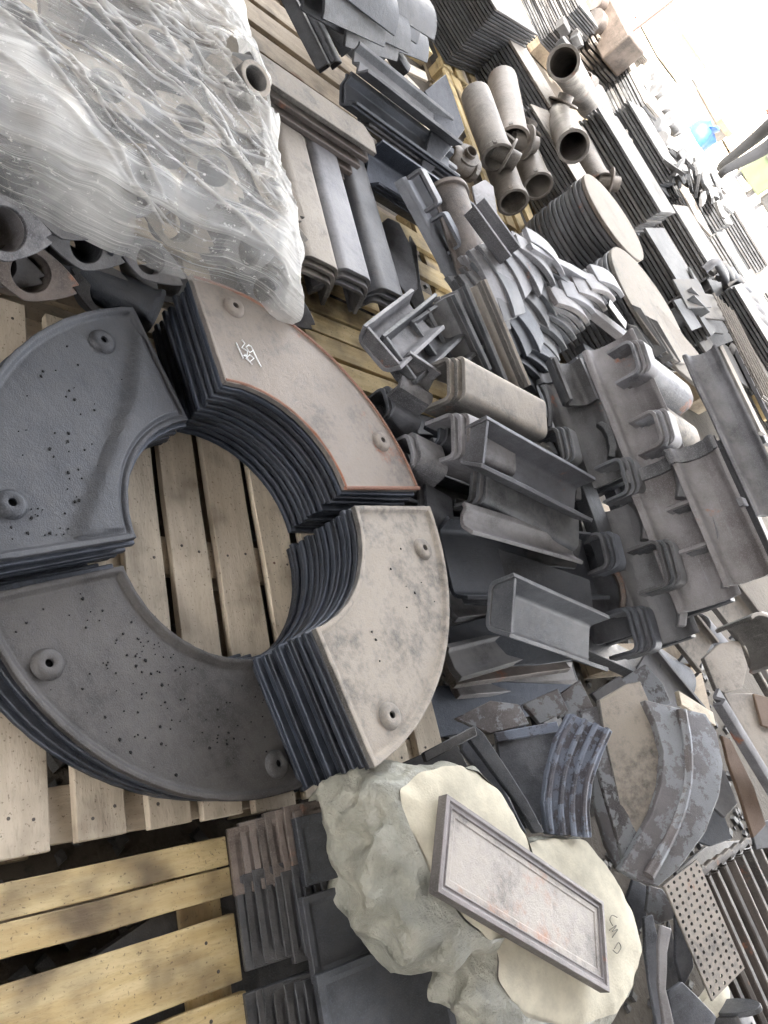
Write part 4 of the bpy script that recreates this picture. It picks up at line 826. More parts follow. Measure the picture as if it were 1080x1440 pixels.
v1 = prism([(-.06+0*i, 0) for i in range(0)] or [(.07*math.cos(a)*.6, .09*math.sin(a)) for a in [2*math.pi*k/20 for k in range(20)]], -.008, .008)
mk('flange', [(z_, x_, y_) for x_, y_, z_ in v1[0]], v1[1], M['grey'], None, r, bev=.002)
vs, fs = barmesh(rnd([(-.05, -.05), (-.05, .03), (.05, .03), (.05, -.05)], .015, 3), .014, .3); mk('body', vs, fs, M['grey'], None, r, bev=.002)
vs, fs = box(.05, -.02, .029, .22, .02, .0315); mk('slot', vs, fs, M['hole'], None, r)
# ---------------------------------------------------------------- V: shingled dark framed plates at the bottom
random.seed(97)
def panel(w_, l_, t=.016):
    vs, fs = [], []; nx, ny = 14, 14
    for j in range(ny+1):
        for i in range(nx+1):
            e = [0, .012, .022, .030, .045, .06]; xs = e+[w_*q for q in (.5,)]+[w_-q for q in e[::-1]]; ys = e+[l_*q for q in (.5,)]+[l_-q for q in e[::-1]]
            xs = xs+[w_]*(nx+1-len(xs)); ys = ys+[l_]*(ny+1-len(ys)); x, y = xs[i], ys[j]
            d = min(x, w_-x, y, l_-y); h = -.006*sst(.012, .022, d)+.002*sst(.03, .045, d)-.003*sst(.045, .06, d); vs.append((x, y, h))
    n = len(vs); I = lambda j, i: j*(nx+1)+i
    for j in range(12):
        for i in range(12): fs.append((I(j, i), I(j, i+1), I(j+1, i+1), I(j+1, i)))
    lo = [(0, 0, -t), (w_, 0, -t), (w_, l_, -t), (0, l_, -t)]; vs += lo
    fs.append((n, n+3, n+2, n+1)); fs.append(tuple([I(0, i) for i in range(13)][::-1])+(n, n+1)); fs.append(tuple(I(12, i) for i in range(13))+(n+2, n+3))
    fs.append(tuple(I(j, 0) for j in range(13))+(n+3, n)); fs.append(tuple([I(j, 12) for j in range(13)][::-1])+(n+1, n+2))
    return vs, fs
LV = ['top row under the ring', 'middle row', 'bottom row']
for rw, (x0, y0, l_, n, mt) in enumerate([(332, 1157, .125, 9, 'dark'), (342, 1237, .165, 10, 'dark'), (355, 1392, .14, 8, 'slate')]):
    base = P(x0, y0, .20); pm = mk('framed_cover', *panel(.24, l_), M['brown' if rw == 0 else 'dark'], smooth=30, bev=.0012)
    for k in range(n):
        o = pm if k == 0 else dup(pm)
        o.matrix_world = fr(base+VV*(.018*k-.02+jit(.004))+ZZ*(.0075*k)+UU*jit(.013), VV*1+ZZ*(.34-.028*k+jit(.03)), ZZ-VV*.3) @ Matrix(((1, 0, 0, 0), (0, -1, 0, 0), (0, 0, 1, 0), (0, 0, 0, 1))) @ Matrix.Rotation(R(jit(1.2)), 4, 'Z')
        last = k == n-1
        tag(o, ['dark reddish framed cover shingled in the ', 'uppermost framed cover of the '][last]+LV[rw]+[' beside the yellow pallet', ' beside the foam block'][last], 'framed cover', 'framed panels shingled in the '+LV[rw])
for (x, y, z, l_, w_, lab) in [(415, 1150, .29, .13, .26, 'dark framed cover lying flat with its worn corner under the foam block'), (445, 1372, .30, .28, .34, 'large grey framed cover at the bottom edge under the foam blocks'), (425, 1262, .28, .15, .20, 'bluish framed cover under the left foam block')]:
    o = mk('framed_cover', *panel(w_, l_), M['slate'], fr(P(x, y, z), VV+ZZ*.05, ZZ) @ Matrix(((1, 0, 0, 0), (0, -1, 0, 0), (0, 0, 1, 0), (0, 0, 0, 1))), smooth=30, bev=.0012); tag(o, lab, 'framed cover')
tag(mk('dirt_base_plate', *box(-.02, -.45, 0, .95, .42, .03), M['dark'], fr(L2(.02, 1.02, .08), VV*.3+UU, ZZ)), 'dark scrap base plate under the shingled panels', 'iron plate')
# ---------------------------------------------------------------- foam blocks under crumpled film
def foamsheet():
    m, t, b, o = newmat('crumpled_film_over_foam'); vec, rn = coords(t)
    n1 = noise_n(t, vec, 9, 6, .6); n2 = noise_n(t, vec, 30, 6, .7)
    t.links.new(mixc(t, ramp(t, n1, .35, .65), (.29, .29, .245), (.44, .43, .36)), b.inputs['Base Color'])
    b.inputs['Roughness'].default_value = .3; b.inputs['Coat Weight'].default_value = .35; b.inputs['Coat Roughness'].default_value = .22
    wv = N(t, 'ShaderNodeTexNoise'); wv.noise_type = 'RIDGED_MULTIFRACTAL'; wv.inputs['Scale'].default_value = 13; wv.inputs['Detail'].default_value = 7; t.links.new(vec, wv.inputs['Vector'])
    bp = N(t, 'ShaderNodeBump'); bp.inputs['Strength'].default_value = 1; bp.inputs['Distance'].default_value = .04
    t.links.new(math_n(t, 'ADD', wv.outputs['Fac'], math_n(t, 'MULTIPLY', n2, .5)), bp.inputs['Height']); t.links.new(bp.outputs[0], b.inputs['Normal'])
    return m
M['fsheet'] = foamsheet()
def foamblock(pts, z, h, label, seed, lean=.04):
    w3 = [P(x, y, z) for x, y in pts]; c = sum(w3, Vector())/len(w3); pts2 = []
    n0 = len(w3)
    for i in range(n0):
        a, b_ = w3[i], w3[(i+1) % n0]
        for s in range(12): pts2.append(a.lerp(b_, s/12))
    for _ in range(2): pts2 = [(pts2[i-1]+pts2[i]*2+pts2[(i+1) % len(pts2)])/4 for i in range(len(pts2))]
    n = len(pts2); vs, fs = [], []; lv = 52
    rt_ = empty('foam_block', c, label, 'packing foam')
    for s in range(9):   # top face rings to the centre
        q = s/8
        for i, p in enumerate(pts2):
            w_ = c.lerp(p, 1-q*.92 if s else 1); nz = noise.noise(w_*7+Vector((seed, 0, 0)))*.012
            if s <= 1: w_ = w_+Vector(noise.noise_vector(p*26))*.004
            vs.append(w_-c+Vector((0, 0, nz+(.004 if s else -.002)+.01*q)))
    for s in range(8):
        for i in range(n): fs.append((s*n+i, s*n+(i+1) % n, (s+1)*n+(i+1) % n, (s+1)*n+i))
    fs.append(tuple(8*n+i for i in range(n)))
    mk('foam_top', vs, fs, M['foam'], None, rt_, smooth=80)
    vs, fs = [], []
    for s in range(lv+1):
        q = s/lv
        for i, p in enumerate(pts2):
            d = (p-c); d.z = 0; rad = d.length; dn = d.normalized()
            bul = 1+.0*q
            pj = p+Vector(noise.noise_vector(p*26))*.004; w_ = Vector((pj.x, pj.y, z-.002-h*q**1.25)) + dn*((lean*min(1, q*4)**.6+lean*.6*math.sin(math.pi*q))*max(0, dn.dot((UU*.25-VV).normalized()))-.04*q*q)
            e = sst(0, .16, q)*(.45+.55*max(0, dn.dot((UU*.25-VV).normalized())))
            rg = 1-abs(noise.noise(Vector((w_.x*9+w_.z*4, w_.y*9, w_.z*8+seed))))*2
            w_ += dn*e*(noise.noise(Vector((w_.x*6, w_.y*6, w_.z*6+seed)))*.035 + rg*.028 + (1-abs(noise.noise(w_*15+Vector((seed, 0, 0))))*2.2)*.021 + (1-abs(noise.noise(w_*34))*2)*.004)
            w_.z += e*noise.noise(w_*11)*.012
            vs.append(w_-c)
    for s in range(lv):
        for i in range(n): fs.append((s*n+i, s*n+(i+1) % n, (s+1)*n+(i+1) % n, (s+1)*n+i))
    mk('crumpled_film', vs, fs, M['fsheet'], None, rt_, smooth=80)
    return rt_
foamblock([(560, 1112), (592, 1084), (640, 1076), (672, 1084), (700, 1108), (718, 1140), (742, 1176), (760, 1230), (740, 1290), (712, 1318), (690, 1322), (650, 1290), (618, 1250), (580, 1170)], .46, .30, 'cream foam block with crumpled clear film down its side, larger left one', 3, lean=.05)
foamblock([(742, 1184), (780, 1178), (822, 1180), (852, 1215), (872, 1245), (890, 1285), (902, 1335), (893, 1385), (868, 1425), (800, 1446), (740, 1430), (700, 1380), (700, 1300)], .44, .27, 'cream foam block marked with scribbled letters, lower right one', 8, lean=.028)
# framed plate resting on the blocks
fp = [(629, 1116), (849, 1268), (858, 1396), (616, 1254)]
w3 = [P(x, y, .50) for x, y in fp]; c = sum(w3, Vector())/4
r = empty('framed_plate', c, 'rectangular framed plate with pinkish rust stains lying across both foam blocks', 'framed plate')
def quadring(w3, c, k0, k1, z0, z1):
    o = []
    for p in w3:
        d = p-c
        o.append(d)
    return o
def inset(w3, m_):   # inset a quad by distance m_
    out = []; n = 4
    for i in range(4):
        a, p, b_ = w3[i-1], w3[i], w3[(i+1) % 4]; e1 = (a-p).normalized(); e2 = (b_-p).normalized(); s = e1.cross(e2).length
        out.append(p+(e1+e2)*(m_/s))
    return out
lv = [(0, -.026), (0, 0), (.009, .001), (.013, -.004), (.017, -.004), (.020, -.001), (.023, -.005)]
vs, fs = [], []
for m_, z_ in lv:
    for p in inset(w3, m_): vs.append(p-c+Vector((0, 0, z_)))
for s in range(len(lv)-1):
    for i in range(4): fs.append((s*4+i, s*4+(i+1) % 4, s*4+4+(i+1) % 4, s*4+4+i))
fs.append((3, 2, 1, 0)); mk('frame', vs, fs, iron('purplish_iron_frame', (.078, .075, .076), dust=(.3, .26, .26), damt=.5, rust=.03, rough=.5), None, r, smooth=25, bev=.001)
mp = iron('stained_panel_iron', (.14, .125, .118), dust=(.35, .315, .28), damt=.85, rust=.17, rough=.55, scale=1.4)
q = [p-c+Vector((0, 0, -.005)) for p in inset(w3, .0225)]; q2 = [p-c+Vector((0, 0, -.005)) for p in inset(w3, .034)]; q3 = [p-c+Vector((0, 0, -.0068)) for p in inset(w3, .037)]
mk('panel', q+q2+q3, [(i, (i+1) % 4, 4+(i+1) % 4, 4+i) for i in range(4)]+[(4+i, 4+(i+1) % 4, 8+(i+1) % 4, 8+i) for i in range(4)]+[(8, 9, 10, 11)], mp, None, r, smooth=25)
# scribbled letters on the lower foam block
fb = bpy.data.objects['foam_block.001']; ink = []
for st in [[(868, 1290), (860, 1286), (857, 1294), (862, 1302)], [(857, 1308), (868, 1300), (860, 1311), (870, 1306), (861, 1318)], [(864, 1334), (870, 1324), (874, 1332), (868, 1342), (862, 1336)]]:
    pts = [P(x, y, .4585)-fb.location for x, y in st]; ink.append(tube(rnd([tuple(p) for p in pts], .01, 3), .0012, 5))
mk('marking', *join(*ink), M['pen'], None, fb)
# ---------------------------------------------------------------- flanged castings and plastic film (left top)
random.seed(101)
UC, VC = -1.345, 1.16      # the pile's corner in yard axes
def flanged(label, pos, nrm, xdir, r_=.042, a_=.095, mat='grey', L=.14, rings=1, bend=0, group=None, slot=True):
    """pipe casting: tube of radius r_ with a two-eared flange of half length a_"""
    rt_ = empty('pipe_casting', fr(pos, xdir, nrm), label, 'pipe casting', group)
    m = 64; vs, fs = [], []
    def ro(a):
        c_, s_ = abs(math.cos(a)), abs(math.sin(a)); q = 1/((c_/(a_*1.0))**1.3+(s_/(r_*1.55))**1.3)**(1/1.3)
        q = min(max(r_*1.3, q), a_/max(c_, .01))
        if slot and s_ < .085: q = a_*.80
        return q
    for lay in (0, -.013):
        for k in range(m):
            a = 2*math.pi*k/m; vs.append((r_*math.cos(a), r_*math.sin(a), lay)); q = ro(a); vs.append((q*math.cos(a), q*math.sin(a)*.95, lay))
    for k in range(m):
        k2 = (k+1) % m; a, b_ = 2*k, 2*k2; A, B = a+2*m, b_+2*m
        fs += [(a, a+1, b_+1, b_), (A, B, B+1, A+1), (a+1, A+1, B+1, b_+1), (a, b_, B, A)]
    mk('flange', vs, fs, M[mat], None, rt_, smooth=30, bev=.0015)
    mk('tube', *lathe([(r_*1.18, -.012), (r_*1.25, -L), (r_*.98, -L), (r_*.99, -.012)], 32, True), M[mat], None, rt_, smooth=40)
    return rt_
NF = (UU*.62+ZZ*.78-VV*.1).normalized()
def fl(x, y, z, lab, mat='grey', r_=.045, a_=.10, xd=None, n_=None, **k):
    return flanged(lab, P(x, y, z), n_ or NF, xd if xd is not None else VV*1+UU*.1, r_*.84, a_*1.05, mat, **k)
fl(8, 322, .40, 'pale grey pipe casting at the left edge with a wide dark mouth', r_=.052, mat='light', xd=VV-UU*.25)
fl(44, 384, .30, 'rusty pipe casting with an orange bore and two slotted ears', r_=.05, mat='brown', a_=.108, xd=VV)
fl(122, 346, .36, 'grey pipe casting half covered by the film edge, right of the rusty one', xd=VV-UU*.1)
fl(152, 412, .26, 'grey pipe casting with ears standing against the dark top left ring plate', r_=.05, xd=VV+UU*.25)
fl(212, 366, .36, 'small pipe casting with a hooked ear under the film edge', mat='light', xd=VV+UU*.3, r_=.04)
fl(238, 398, .30, 'pipe casting peeping out beside the fanned ring plates', xd=VV, r_=.04)
fl(372, 408, .36, 'pipe casting behind the rusty edged ring plate', xd=VV+UU*.4, r_=.04)
fl(408, 432, .30, 'thin pipe casting end by the yellow pallet corner', xd=VV+UU*.5, r_=.04)
fl(0, 372, .27, 'pipe casting partly cut by the left edge of the picture', xd=VV, r_=.04)
fl(96, 300, .44, 'pipe casting just under the film above the rusty one', xd=VV)
k = 0
for (x, y, z, rr, nn) in [(190, 262, .52, .055, ZZ*.8+UU*.5), (390, 270, .52, .052, ZZ*.8+UU*.5), (268, 168, .56, .05, ZZ+UU*.2), (352, 352, .50, .05, ZZ*.6+UU*.7), (250, 318, .46, .045, ZZ*.6+UU*.7), (300, 240, .52, .05, ZZ*.8+UU*.4), (100, 212, .52, .05, ZZ*.8+UU*.5), (150, 120, .56, .05, ZZ+UU*.2), (60, 130, .54, .05, ZZ), (20, 250, .48, .05, ZZ*.7+UU*.6), (230, 60, .56, .05, ZZ), (400, 335, .46, .045, ZZ*.6+UU*.7), (30, 30, .54, .05, ZZ)]:
    fl(x, y, z-.03, 'pipe casting seen dimly through the stretched plastic film', r_=rr, a_=.105, n_=(nn+VV*jit(.3)).normalized(), xd=VV+UU*jit(.8), mat='tan' if k % 3 else 'grey', group='pipe castings under the film'); k += 1
for (x, y, z, a) in [(60, 260, .36, 0), (150, 300, .34, 1), (200, 200, .40, 1), (80, 180, .4, 2), (300, 120, .44, 1), (180, 60, .44, 0), (60, 330, .24, 1), (120, 380, .22, 0)]:
    d = [VV+UU*.3, VV-UU*.5, UU+VV*.2, VV+ZZ*.2][a]
    vs, fs = lathe([(.056, 0), (.06, .01), (.052, .02), (.05, .28), (.06, .29), (.06, .30), (.04, .30), (.04, 0)], 24, True)
    tag(mk('pipe_casting', vs, fs, M['grey' if a % 2 else 'slate'], fr(P(x, y, z)-VV*.12, ZZ-d*.1, d), smooth=40), 'plain tube of a casting lying deep inside the wrapped pile', 'pipe casting', 'tubes deep inside the wrapped pile')
# upright tube poking through
r = empty('pipe_casting', fr(P(346, 122, .56), VV, ZZ+UU*.35-VV*.1), 'pipe casting whose bare round mouth pokes up through the film', 'pipe casting')
mk('tube', *lathe([(.052, -.16), (.052, .045), (.050, .05), (.036, .05), (.034, .04), (.034, -.16)], 36, True), M['tan'], None, r, smooth=40, bev=.0015)
mk('flange', *lathe([(.05, -.06), (.115, -.06), (.118, -.045), (.11, -.04), (.05, -.035)], 40, True), M['tan'], None, r, smooth=40, bev=.0015)
def filmmat():
    m, t, b, o = newmat('clear_stretch_film'); fa = N(t, 'ShaderNodeAttribute'); fa.attribute_name = 'flow'; tc = fa.outputs['Vector']
    def mp(sc, rot=(0, 0, 0)):
        q = N(t, 'ShaderNodeMapping'); q.inputs['Scale'].default_value = sc; q.inputs['Rotation'].default_value = rot; t.links.new(tc, q.inputs[0]); return q.outputs[0]
    # object x = V axis (along the pile), y = U axis
    s1 = noise_n(t, mp((1.0, 32, 0), (0, 0, .16)), 1.6, 9, .74); s2 = noise_n(t, mp((1.0, 44, 0), (0, 0, -.62)), 1.5, 9, .74); c1 = noise_n(t, tc, 3.2, 4, .6); c2 = noise_n(t, tc, 45, 5, .7)
    st = math_n(t, 'MAXIMUM', ramp(t, s1, .50, .70), ramp(t, s2, .54, .68))
    al = math_n(t, 'ADD', math_n(t, 'MULTIPLY', st, .50), math_n(t, 'MULTIPLY', ramp(t, c1, .42, .7), .16))
    al = math_n(t, 'ADD', al, math_n(t, 'MULTIPLY', ramp(t, c2, .60, .66), .5)); al = math_n(t, 'ADD', al, .11)
    vcn = N(t, 'ShaderNodeAttribute'); vcn.attribute_name = 'layers'; al = math_n(t, 'ADD', al, math_n(t, 'MULTIPLY', vcn.outputs['Fac'], .62))
    cl = N(t, 'ShaderNodeClamp'); cl.inputs[2].default_value = .90; t.links.new(al, cl.inputs[0])
    b.inputs['Base Color'].default_value = (.90, .88, .85, 1); b.inputs['Roughness'].default_value = .14; b.inputs['Specular IOR Level'].default_value = .9
    tr = N(t, 'ShaderNodeBsdfTransparent'); tr.inputs[0].default_value = (.97, .97, .96, 1)
    gl = N(t, 'ShaderNodeBsdfGlossy'); gl.inputs['Roughness'].default_value = .16
    m1 = N(t, 'ShaderNodeMixShader'); m1.inputs[0].default_value = .10; t.links.new(tr.outputs[0], m1.inputs[1]); t.links.new(gl.outputs[0], m1.inputs[2])
    tl = N(t, 'ShaderNodeBsdfTranslucent'); tl.inputs[0].default_value = (.8, .79, .76, 1); m0 = N(t, 'ShaderNodeMixShader'); m0.inputs[0].default_value = .25
    t.links.new(b.outputs[0], m0.inputs[1]); t.links.new(tl.outputs[0], m0.inputs[2])
    m2 = N(t, 'ShaderNodeMixShader'); t.links.new(cl.outputs[0], m2.inputs[0]); t.links.new(m1.outputs[0], m2.inputs[1]); t.links.new(m0.outputs[0], m2.inputs[2]); t.links.new(m2.outputs[0], o.inputs[0])
    bp = N(t, 'ShaderNodeBump'); bp.inputs['Strength'].default_value = 1; bp.inputs['Distance'].default_value = .010
    rg = N(t, 'ShaderNodeTexNoise'); rg.noise_type = 'RIDGED_MULTIFRACTAL'; rg.inputs['Scale'].default_value = 5; rg.inputs['Detail'].default_value = 9; t.links.new(mp((1.0, 4.5, 0), (0, 0, .3)), rg.inputs['Vector'])
    t.links.new(math_n(t, 'ADD', math_n(t, 'ADD', s1, s2), math_n(t, 'MULTIPLY', rg.outputs['Fac'], .5)), bp.inputs['Height'])
    for s_ in (b, gl): t.links.new(bp.outputs[0], s_.inputs['Normal'])
    return m
NS, NT = 400, 320
CR = []
random.seed(105)
for k in range(52):
    ax_, ay_ = random.choice([(.02, -.05), (.0, -.35), (-.02, -.75), (-.4, .0), (-.9, .02), (-1.3, -.1), (.0, -.6), (.02, -.2)])
    an_ = random.gauss(3.35, .28) if k % 3 else random.gauss(3.95, .16)
    CR.append((ax_+jit(.05), ay_+jit(.12), math.cos(an_), math.sin(an_), random.uniform(.006, .016), random.uniform(.003, .011), random.uniform(.5, 1.8), jit(.25)))
vs, fs, lay, flow = [], [], [], []
TOP = .585; s0, s1_, t0, t1_ = -2.0, .36, -1.7, .30
bumps = [(iv, uv(P(x, y, .55))) for iv, (x, y) in enumerate([(190, 262), (390, 270), (268, 168), (300, 240), (352, 352), (100, 212), (150, 120), (60, 130), (230, 60), (330, 60)])]
hu, hv = uv(P(346, 122, .56))
for j in range(NT+1):
    for i in range(NS+1):
        # finer towards the edges
        a = s0+(s1_-s0)*(i/NS)**.8; b_ = t0+(t1_-t0)*(j/NT)**.8
        sa = min(a, 0); sb = min(b_, 0); da, db = max(a, 0), max(b_, 0)
        dr = max(da, db) + .25*min(da, db)
        # side along +U hem rises to the left
        hem = 1.0
        u = UC+sb+.02*min(1, db*20)+.03*sst(0, .2, db); v = VC+sa+.02*min(1, da*20)+.045*sst(.0, .2, da)
        if db > 0: dr = min(dr, .33); dr *= (.28+.22*sst(-1.0, -.5, a)-.10*sst(-.5, 0, a))
        rnd_ = .05*(sst(-.09, 0, sa)+sst(-.09, 0, sb))
        z = TOP - rnd_*.6 - dr
        for _, (bu, bv) in bumps:
            q = math.hypot(u-bu, v-bv); z += .014*sst(.14, .05, q) if True else 0
        p = Vector((u*3, v*1.1, 0)); z -= .014*(noise.noise(Vector((u*4, v*4, 2)))+.4)
        # stretched ridges : along V and diagonal
        z += .003*(1-abs(noise.noise(Vector((v*.4+u*.3, u*9, 4))))*2.6) + .002*(1-abs(noise.noise(Vector((v*5-u*6, u*.4+v*.4, 7))))*2.4)+.0015*noise.noise(Vector((u*30, v*12, 1)))
        if da > 0: dr = min(dr, .12); z = TOP-rnd_*.6-dr-.014*(noise.noise(Vector((u*4, v*4, 2)))+.4)
        cl_ = 0
        for (cx_, cy_, dx_, dy_, wd_, ht_, ln_, cb_) in CR:
            px_, py_ = a-cx_, b_-cy_; tt = px_*dx_+py_*dy_
            if 0 < tt < ln_:
                nn_ = abs(-px_*dy_+py_*dx_ + cb_*tt*(tt-ln_)*.25); ww = wd_*(.5+tt*.8)
                if nn_ < ww*2:
                    k_ = max(0, 1-nn_/ww)*min(1, (ln_-tt)*5)*min(1, tt*12); z += ht_*k_; cl_ = max(cl_, k_*.8)
        off = noise.noise(Vector((v*14, z*9, u*14)))*.012 if dr > .01 else 0
        u += off; v += off*.5+ (noise.noise(Vector((u*10, z*14, 5)))*.02 if da > .01 else 0)
        q = math.hypot(u-hu, v-hv)
        hole = q < .105
        if .105 <= q < .2: z += .035*sst(.2, .12, q)
        vs.append(L2(u, v, z)); flow += [a, b_, 0.0]
        dg = abs((v-VC)*.78 + (u-UC)*-.62 + .46 + .05*noise.noise(Vector((u*3, v*3, 0)))); dg2 = abs((v-VC)*.8+(u-UC)*.55+.62)
        l = sst(.12, .02, dg)*.7 + sst(.10, .02, abs(sb+.02))*(.3 if db <= .02 else 0) + sst(.14, .0, abs(sa))*.75 + sst(-.62, -1.05, b_)*.75 + sst(-.8, -1.6, a+.4*b_)*.4
        lay.append((min(1, l+cl_), hole))
for j in range(NT):
    for i in range(NS):
        k = j*(NS+1)+i; q = (k, k+1, k+NS+2, k+NS+1)
        if sum(lay[x][1] for x in q) == 0: fs.append(q)
fo = mk('plastic_film', [(p.dot(VV), p.dot(UU), p.z) for p in vs], fs, filmmat(), Matrix(((VV.x, UU.x, 0, 0), (VV.y, UU.y, 0, 0), (0, 0, 1, 0), (0, 0, 0, 1))), smooth=80)
at_ = fo.data.attributes.new('layers', 'FLOAT', 'POINT'); at_.data.foreach_set('value', [l[0] for l in lay])
at_ = fo.data.attributes.new('flow', 'FLOAT_VECTOR', 'POINT'); at_.data.foreach_set('vector', flow)
tag(fo, 'clear creased stretch film pulled over the pile of pipe castings', 'plastic film')
fo.matrix_world = Matrix(((VV.x, UU.x, 0, 0), (VV.y, UU.y, 0, 0), (0, 0, 1, 0), (0, 0, 0, 1)))
# ---------------------------------------------------------------- far stacks
random.seed(111)
def lstack(px, py, U, V, h, pitch, frac, mat, top, lab, cat='iron plate', z0=.15, jx=.006, rot=0, ol=None, topm=None, ja=.5, base=True):
    n = max(2, round(h/pitch)); c = P(px, py, z0)
    g = lab.replace(' plate', ' plates', 1) if ' plate' in lab else lab
    ax = Matrix.Rotation(R(rot), 3, 'Z') @ UU
    stack(lab.split(' in ')[0].split()[-1] if False else 'far_plate', c, ol or rectol(U, V), n, pitch, pitch*frac, M[mat], top, lab, cat, g, topmat=M[topm or mat], ax=ax, jx=jx, ja=ja, bev=0)
    if base:
        v, f = box(-U, 0, .01, 0, V, z0-.004); tag(mk('wooden_bearer', v, f, M['woodd'], fr(Vector((c.x, c.y, 0)), ax, ZZ), bev=.004), 'wooden bearer under ' + ' '.join(top.split()[:10]), 'bearer')
lstack(902, 262, .75, .35, .34, .021, .62, 'fard', 'top ribbed plate of the narrow stack below the stacked rollers', 'dark ribbed plate in the narrow stack right of the branched pipes', z0=.18)
lstack(872, 178, .80, .30, .34, .035, .72, 'far', 'pale slotted top plate of the stack above the branched pipes', 'grey plate with square corners in the stack above the branched pipes', z0=.30, topm='cream', jx=.015)
lstack(822, 120, .65, .30, .30, .04, .6, 'far', 'crooked pale plate on top of the leaning plates at the upper edge', 'pale plate in the leaning pile above the open mouthed pipes', z0=.2, jx=.03, ja=5, topm='cream')
lstack(800, 92, .75, .30, .42, .045, .55, 'cream', 'bleached plate on the pile right of the tall square stack', 'bleached plate in the pile right of the tall square stack', z0=.2, jx=.035, ja=7, topm='cream')
lstack(876, 92, .5, .3, .25, .018, .5, 'cream', 'top rib of the light finned stack under the brown box', 'light fin plate in the small stack under the brown box', z0=.45)
lstack(926, 350, .85, .42, .42, .024, .66, 'far', 'cream dusty top plate of the wide stack behind the round plates', 'grey plate with even edges in the wide stack behind the round plates', z0=.15, topm='cream')
lstack(885, 292, .40, .25, .34, .022, .6, 'fard', 'dark top plate of the short stack touching the taller round stack', 'dark plate in the short stack touching the taller round stack', z0=.15)
saw = [(-.62, 0), (-.5, -.01), (-.40, .01), (-.2, -.012), (0, 0)]+[(.02 if k % 2 else 0, .035*k) for k in range(1, 12)]+[(-.62, .40)]
lstack(950, 402, .62, .40, .30, .02, .7, 'fard', 'cream topped plate of the notched stack behind the nearer round stack', 'dark notched plate in the upper part of the saw edged stack', z0=.15, ol=saw, topm='cream', jx=.012)
lstack(962, 448, .45, .36, .22, .02, .7, 'fard', 'upper notched plate of the lower saw edged stack', 'dark notched plate in the lower saw edged stack', z0=.15, jx=.014)
lstack(1004, 352, .62, .2, .26, .03, .8, 'fard', 'greenish dark bar on top of the block ended stack', 'dark bar like plate in the block ended stack', z0=.15, topm='far')
lstack(1046, 392, .85, .3, .40, .03, .45, 'far', 'light holed top plate of the wide finned stack', 'light fin plate in the wide finned stack near the concrete walkway', z0=.15, topm='cream')
lstack(940, 300, .4, .3, .22, .02, .6, 'fard', 'top plate of the dark jagged stack below the rollers', 'dark plate in the jagged stack below the rollers', z0=.2, jx=.02)
# long slabs right of the crossed pile
for k, (x, y, z, mt) in enumerate([(1058, 640, .30, 'fard'), (1068, 632, .34, 'grey'), (1078, 622, .36, 'grey'), (1060, 622, .40, 'fard'), (1070, 606, .46, 'tan'), (1090, 600, .50, 'grey'), (1098, 590, .54, 'tan'), (1110, 590, .60, 'far')]):
    o = mk('long_slab', *prism([(-.95, -.02), (0, 0), (0, .12), (-.95, .1)], -.035, 0), M[mt], fr(P(x, y, z), UU+VV*jit(.03), ZZ), bev=.004)
    tag(o, ['dark long slab lowest beside the uppermost pale channel', 'second grey slab beside the uppermost pale channel', 'third grey slab beside the uppermost pale channel', 'dark slab lying on the three lowest long slabs', 'broad taupe slab in the middle of the long slabs', 'grey slab next to the broad taupe slab', 'taupe slab nearest the wire grids', 'pale slab at the outer side of the long slabs'][k], 'iron slab', 'long slabs at the right edge')
def grid(px, py, z, U, V, lab):
    parts = [tube([(-U*i/9, 0, 0), (-U*i/9, V, 0)], .007, 5) for i in range(10)] + [tube([(-U, V*j/5, .010), (0, V*j/5, .010)], .007, 5) for j in range(6)]
    tag(mk('wire_grid', *join(*parts), M['cream'], fr(P(px, py, z), UU, ZZ+VV*.0), smooth=60), lab, 'wire grid', 'wire grids beside the long slabs')
for i, (x, y, z) in enumerate([(1070, 560, .6), (1072, 556, .66), (1080, 575, .5), (1085, 600, .45)]):
    grid(x, y, z, .9, .4, ['pale wire grid on top of the grid pile', 'second pale wire grid just above the long slabs', 'wire grid leaning low beside the taupe slab', 'lowest wire grid at the right edge'][i])
tag(mk('wooden_post', *box(-.25, -.03, 0, .0, .03, .05), M['woody'], fr(P(1074, 592, .35), UU, ZZ), bev=.003), 'bright yellow timber end at the right edge', 'timber')
for i, (x, y) in enumerate([(1016, 488), (1030, 510), (1002, 522), (1012, 530)]):
    tag(mk('timber_end', *box(-.10, -.03, 0, .02, .03, .05), M['woody'], fr(P(x, y, .4), UU+VV*jit(1), ZZ), bev=.003), ['yellow timber end below the loose square tiles', 'timber end beside the wire grid pile', 'small timber end under the dark tiles', 'orange timber chip above the dark slabs'][i], 'timber')
# loose square tiles
random.seed(113)
for i, (x, y, z, a) in enumerate([(985, 432, .62, 10), (992, 420, .58, -8), (980, 462, .56, 25), (1002, 448, .6, 0), (992, 470, .5, 30), (1010, 468, .56, 15), (1000, 492, .48, 40), (1018, 484, .5, 20), (1010, 500, .42, 35), (1030, 440, .5, 5), (1036, 455, .46, 12), (972, 452, .5, 80), (968, 440, .5, 82), (964, 448, .46, 78), (1024, 425, .56, 0)]):
    o = mk('loose_tile', *box(-.24, -.14, -.018, 0, .14, 0), M['fard' if i % 3 else 'far'], fr(P(x, y, z), Matrix.Rotation(R(a), 3, 'Z') @ UU, ZZ+UU*jit(.4)-VV*(.2+jit(.3)) if a < 70 else VV), bev=.003)
    tag(o, 'loose dark square tile tumbled beside the cream topped notched stack', 'iron tile', 'loose tiles tumbled beside the notched stack')
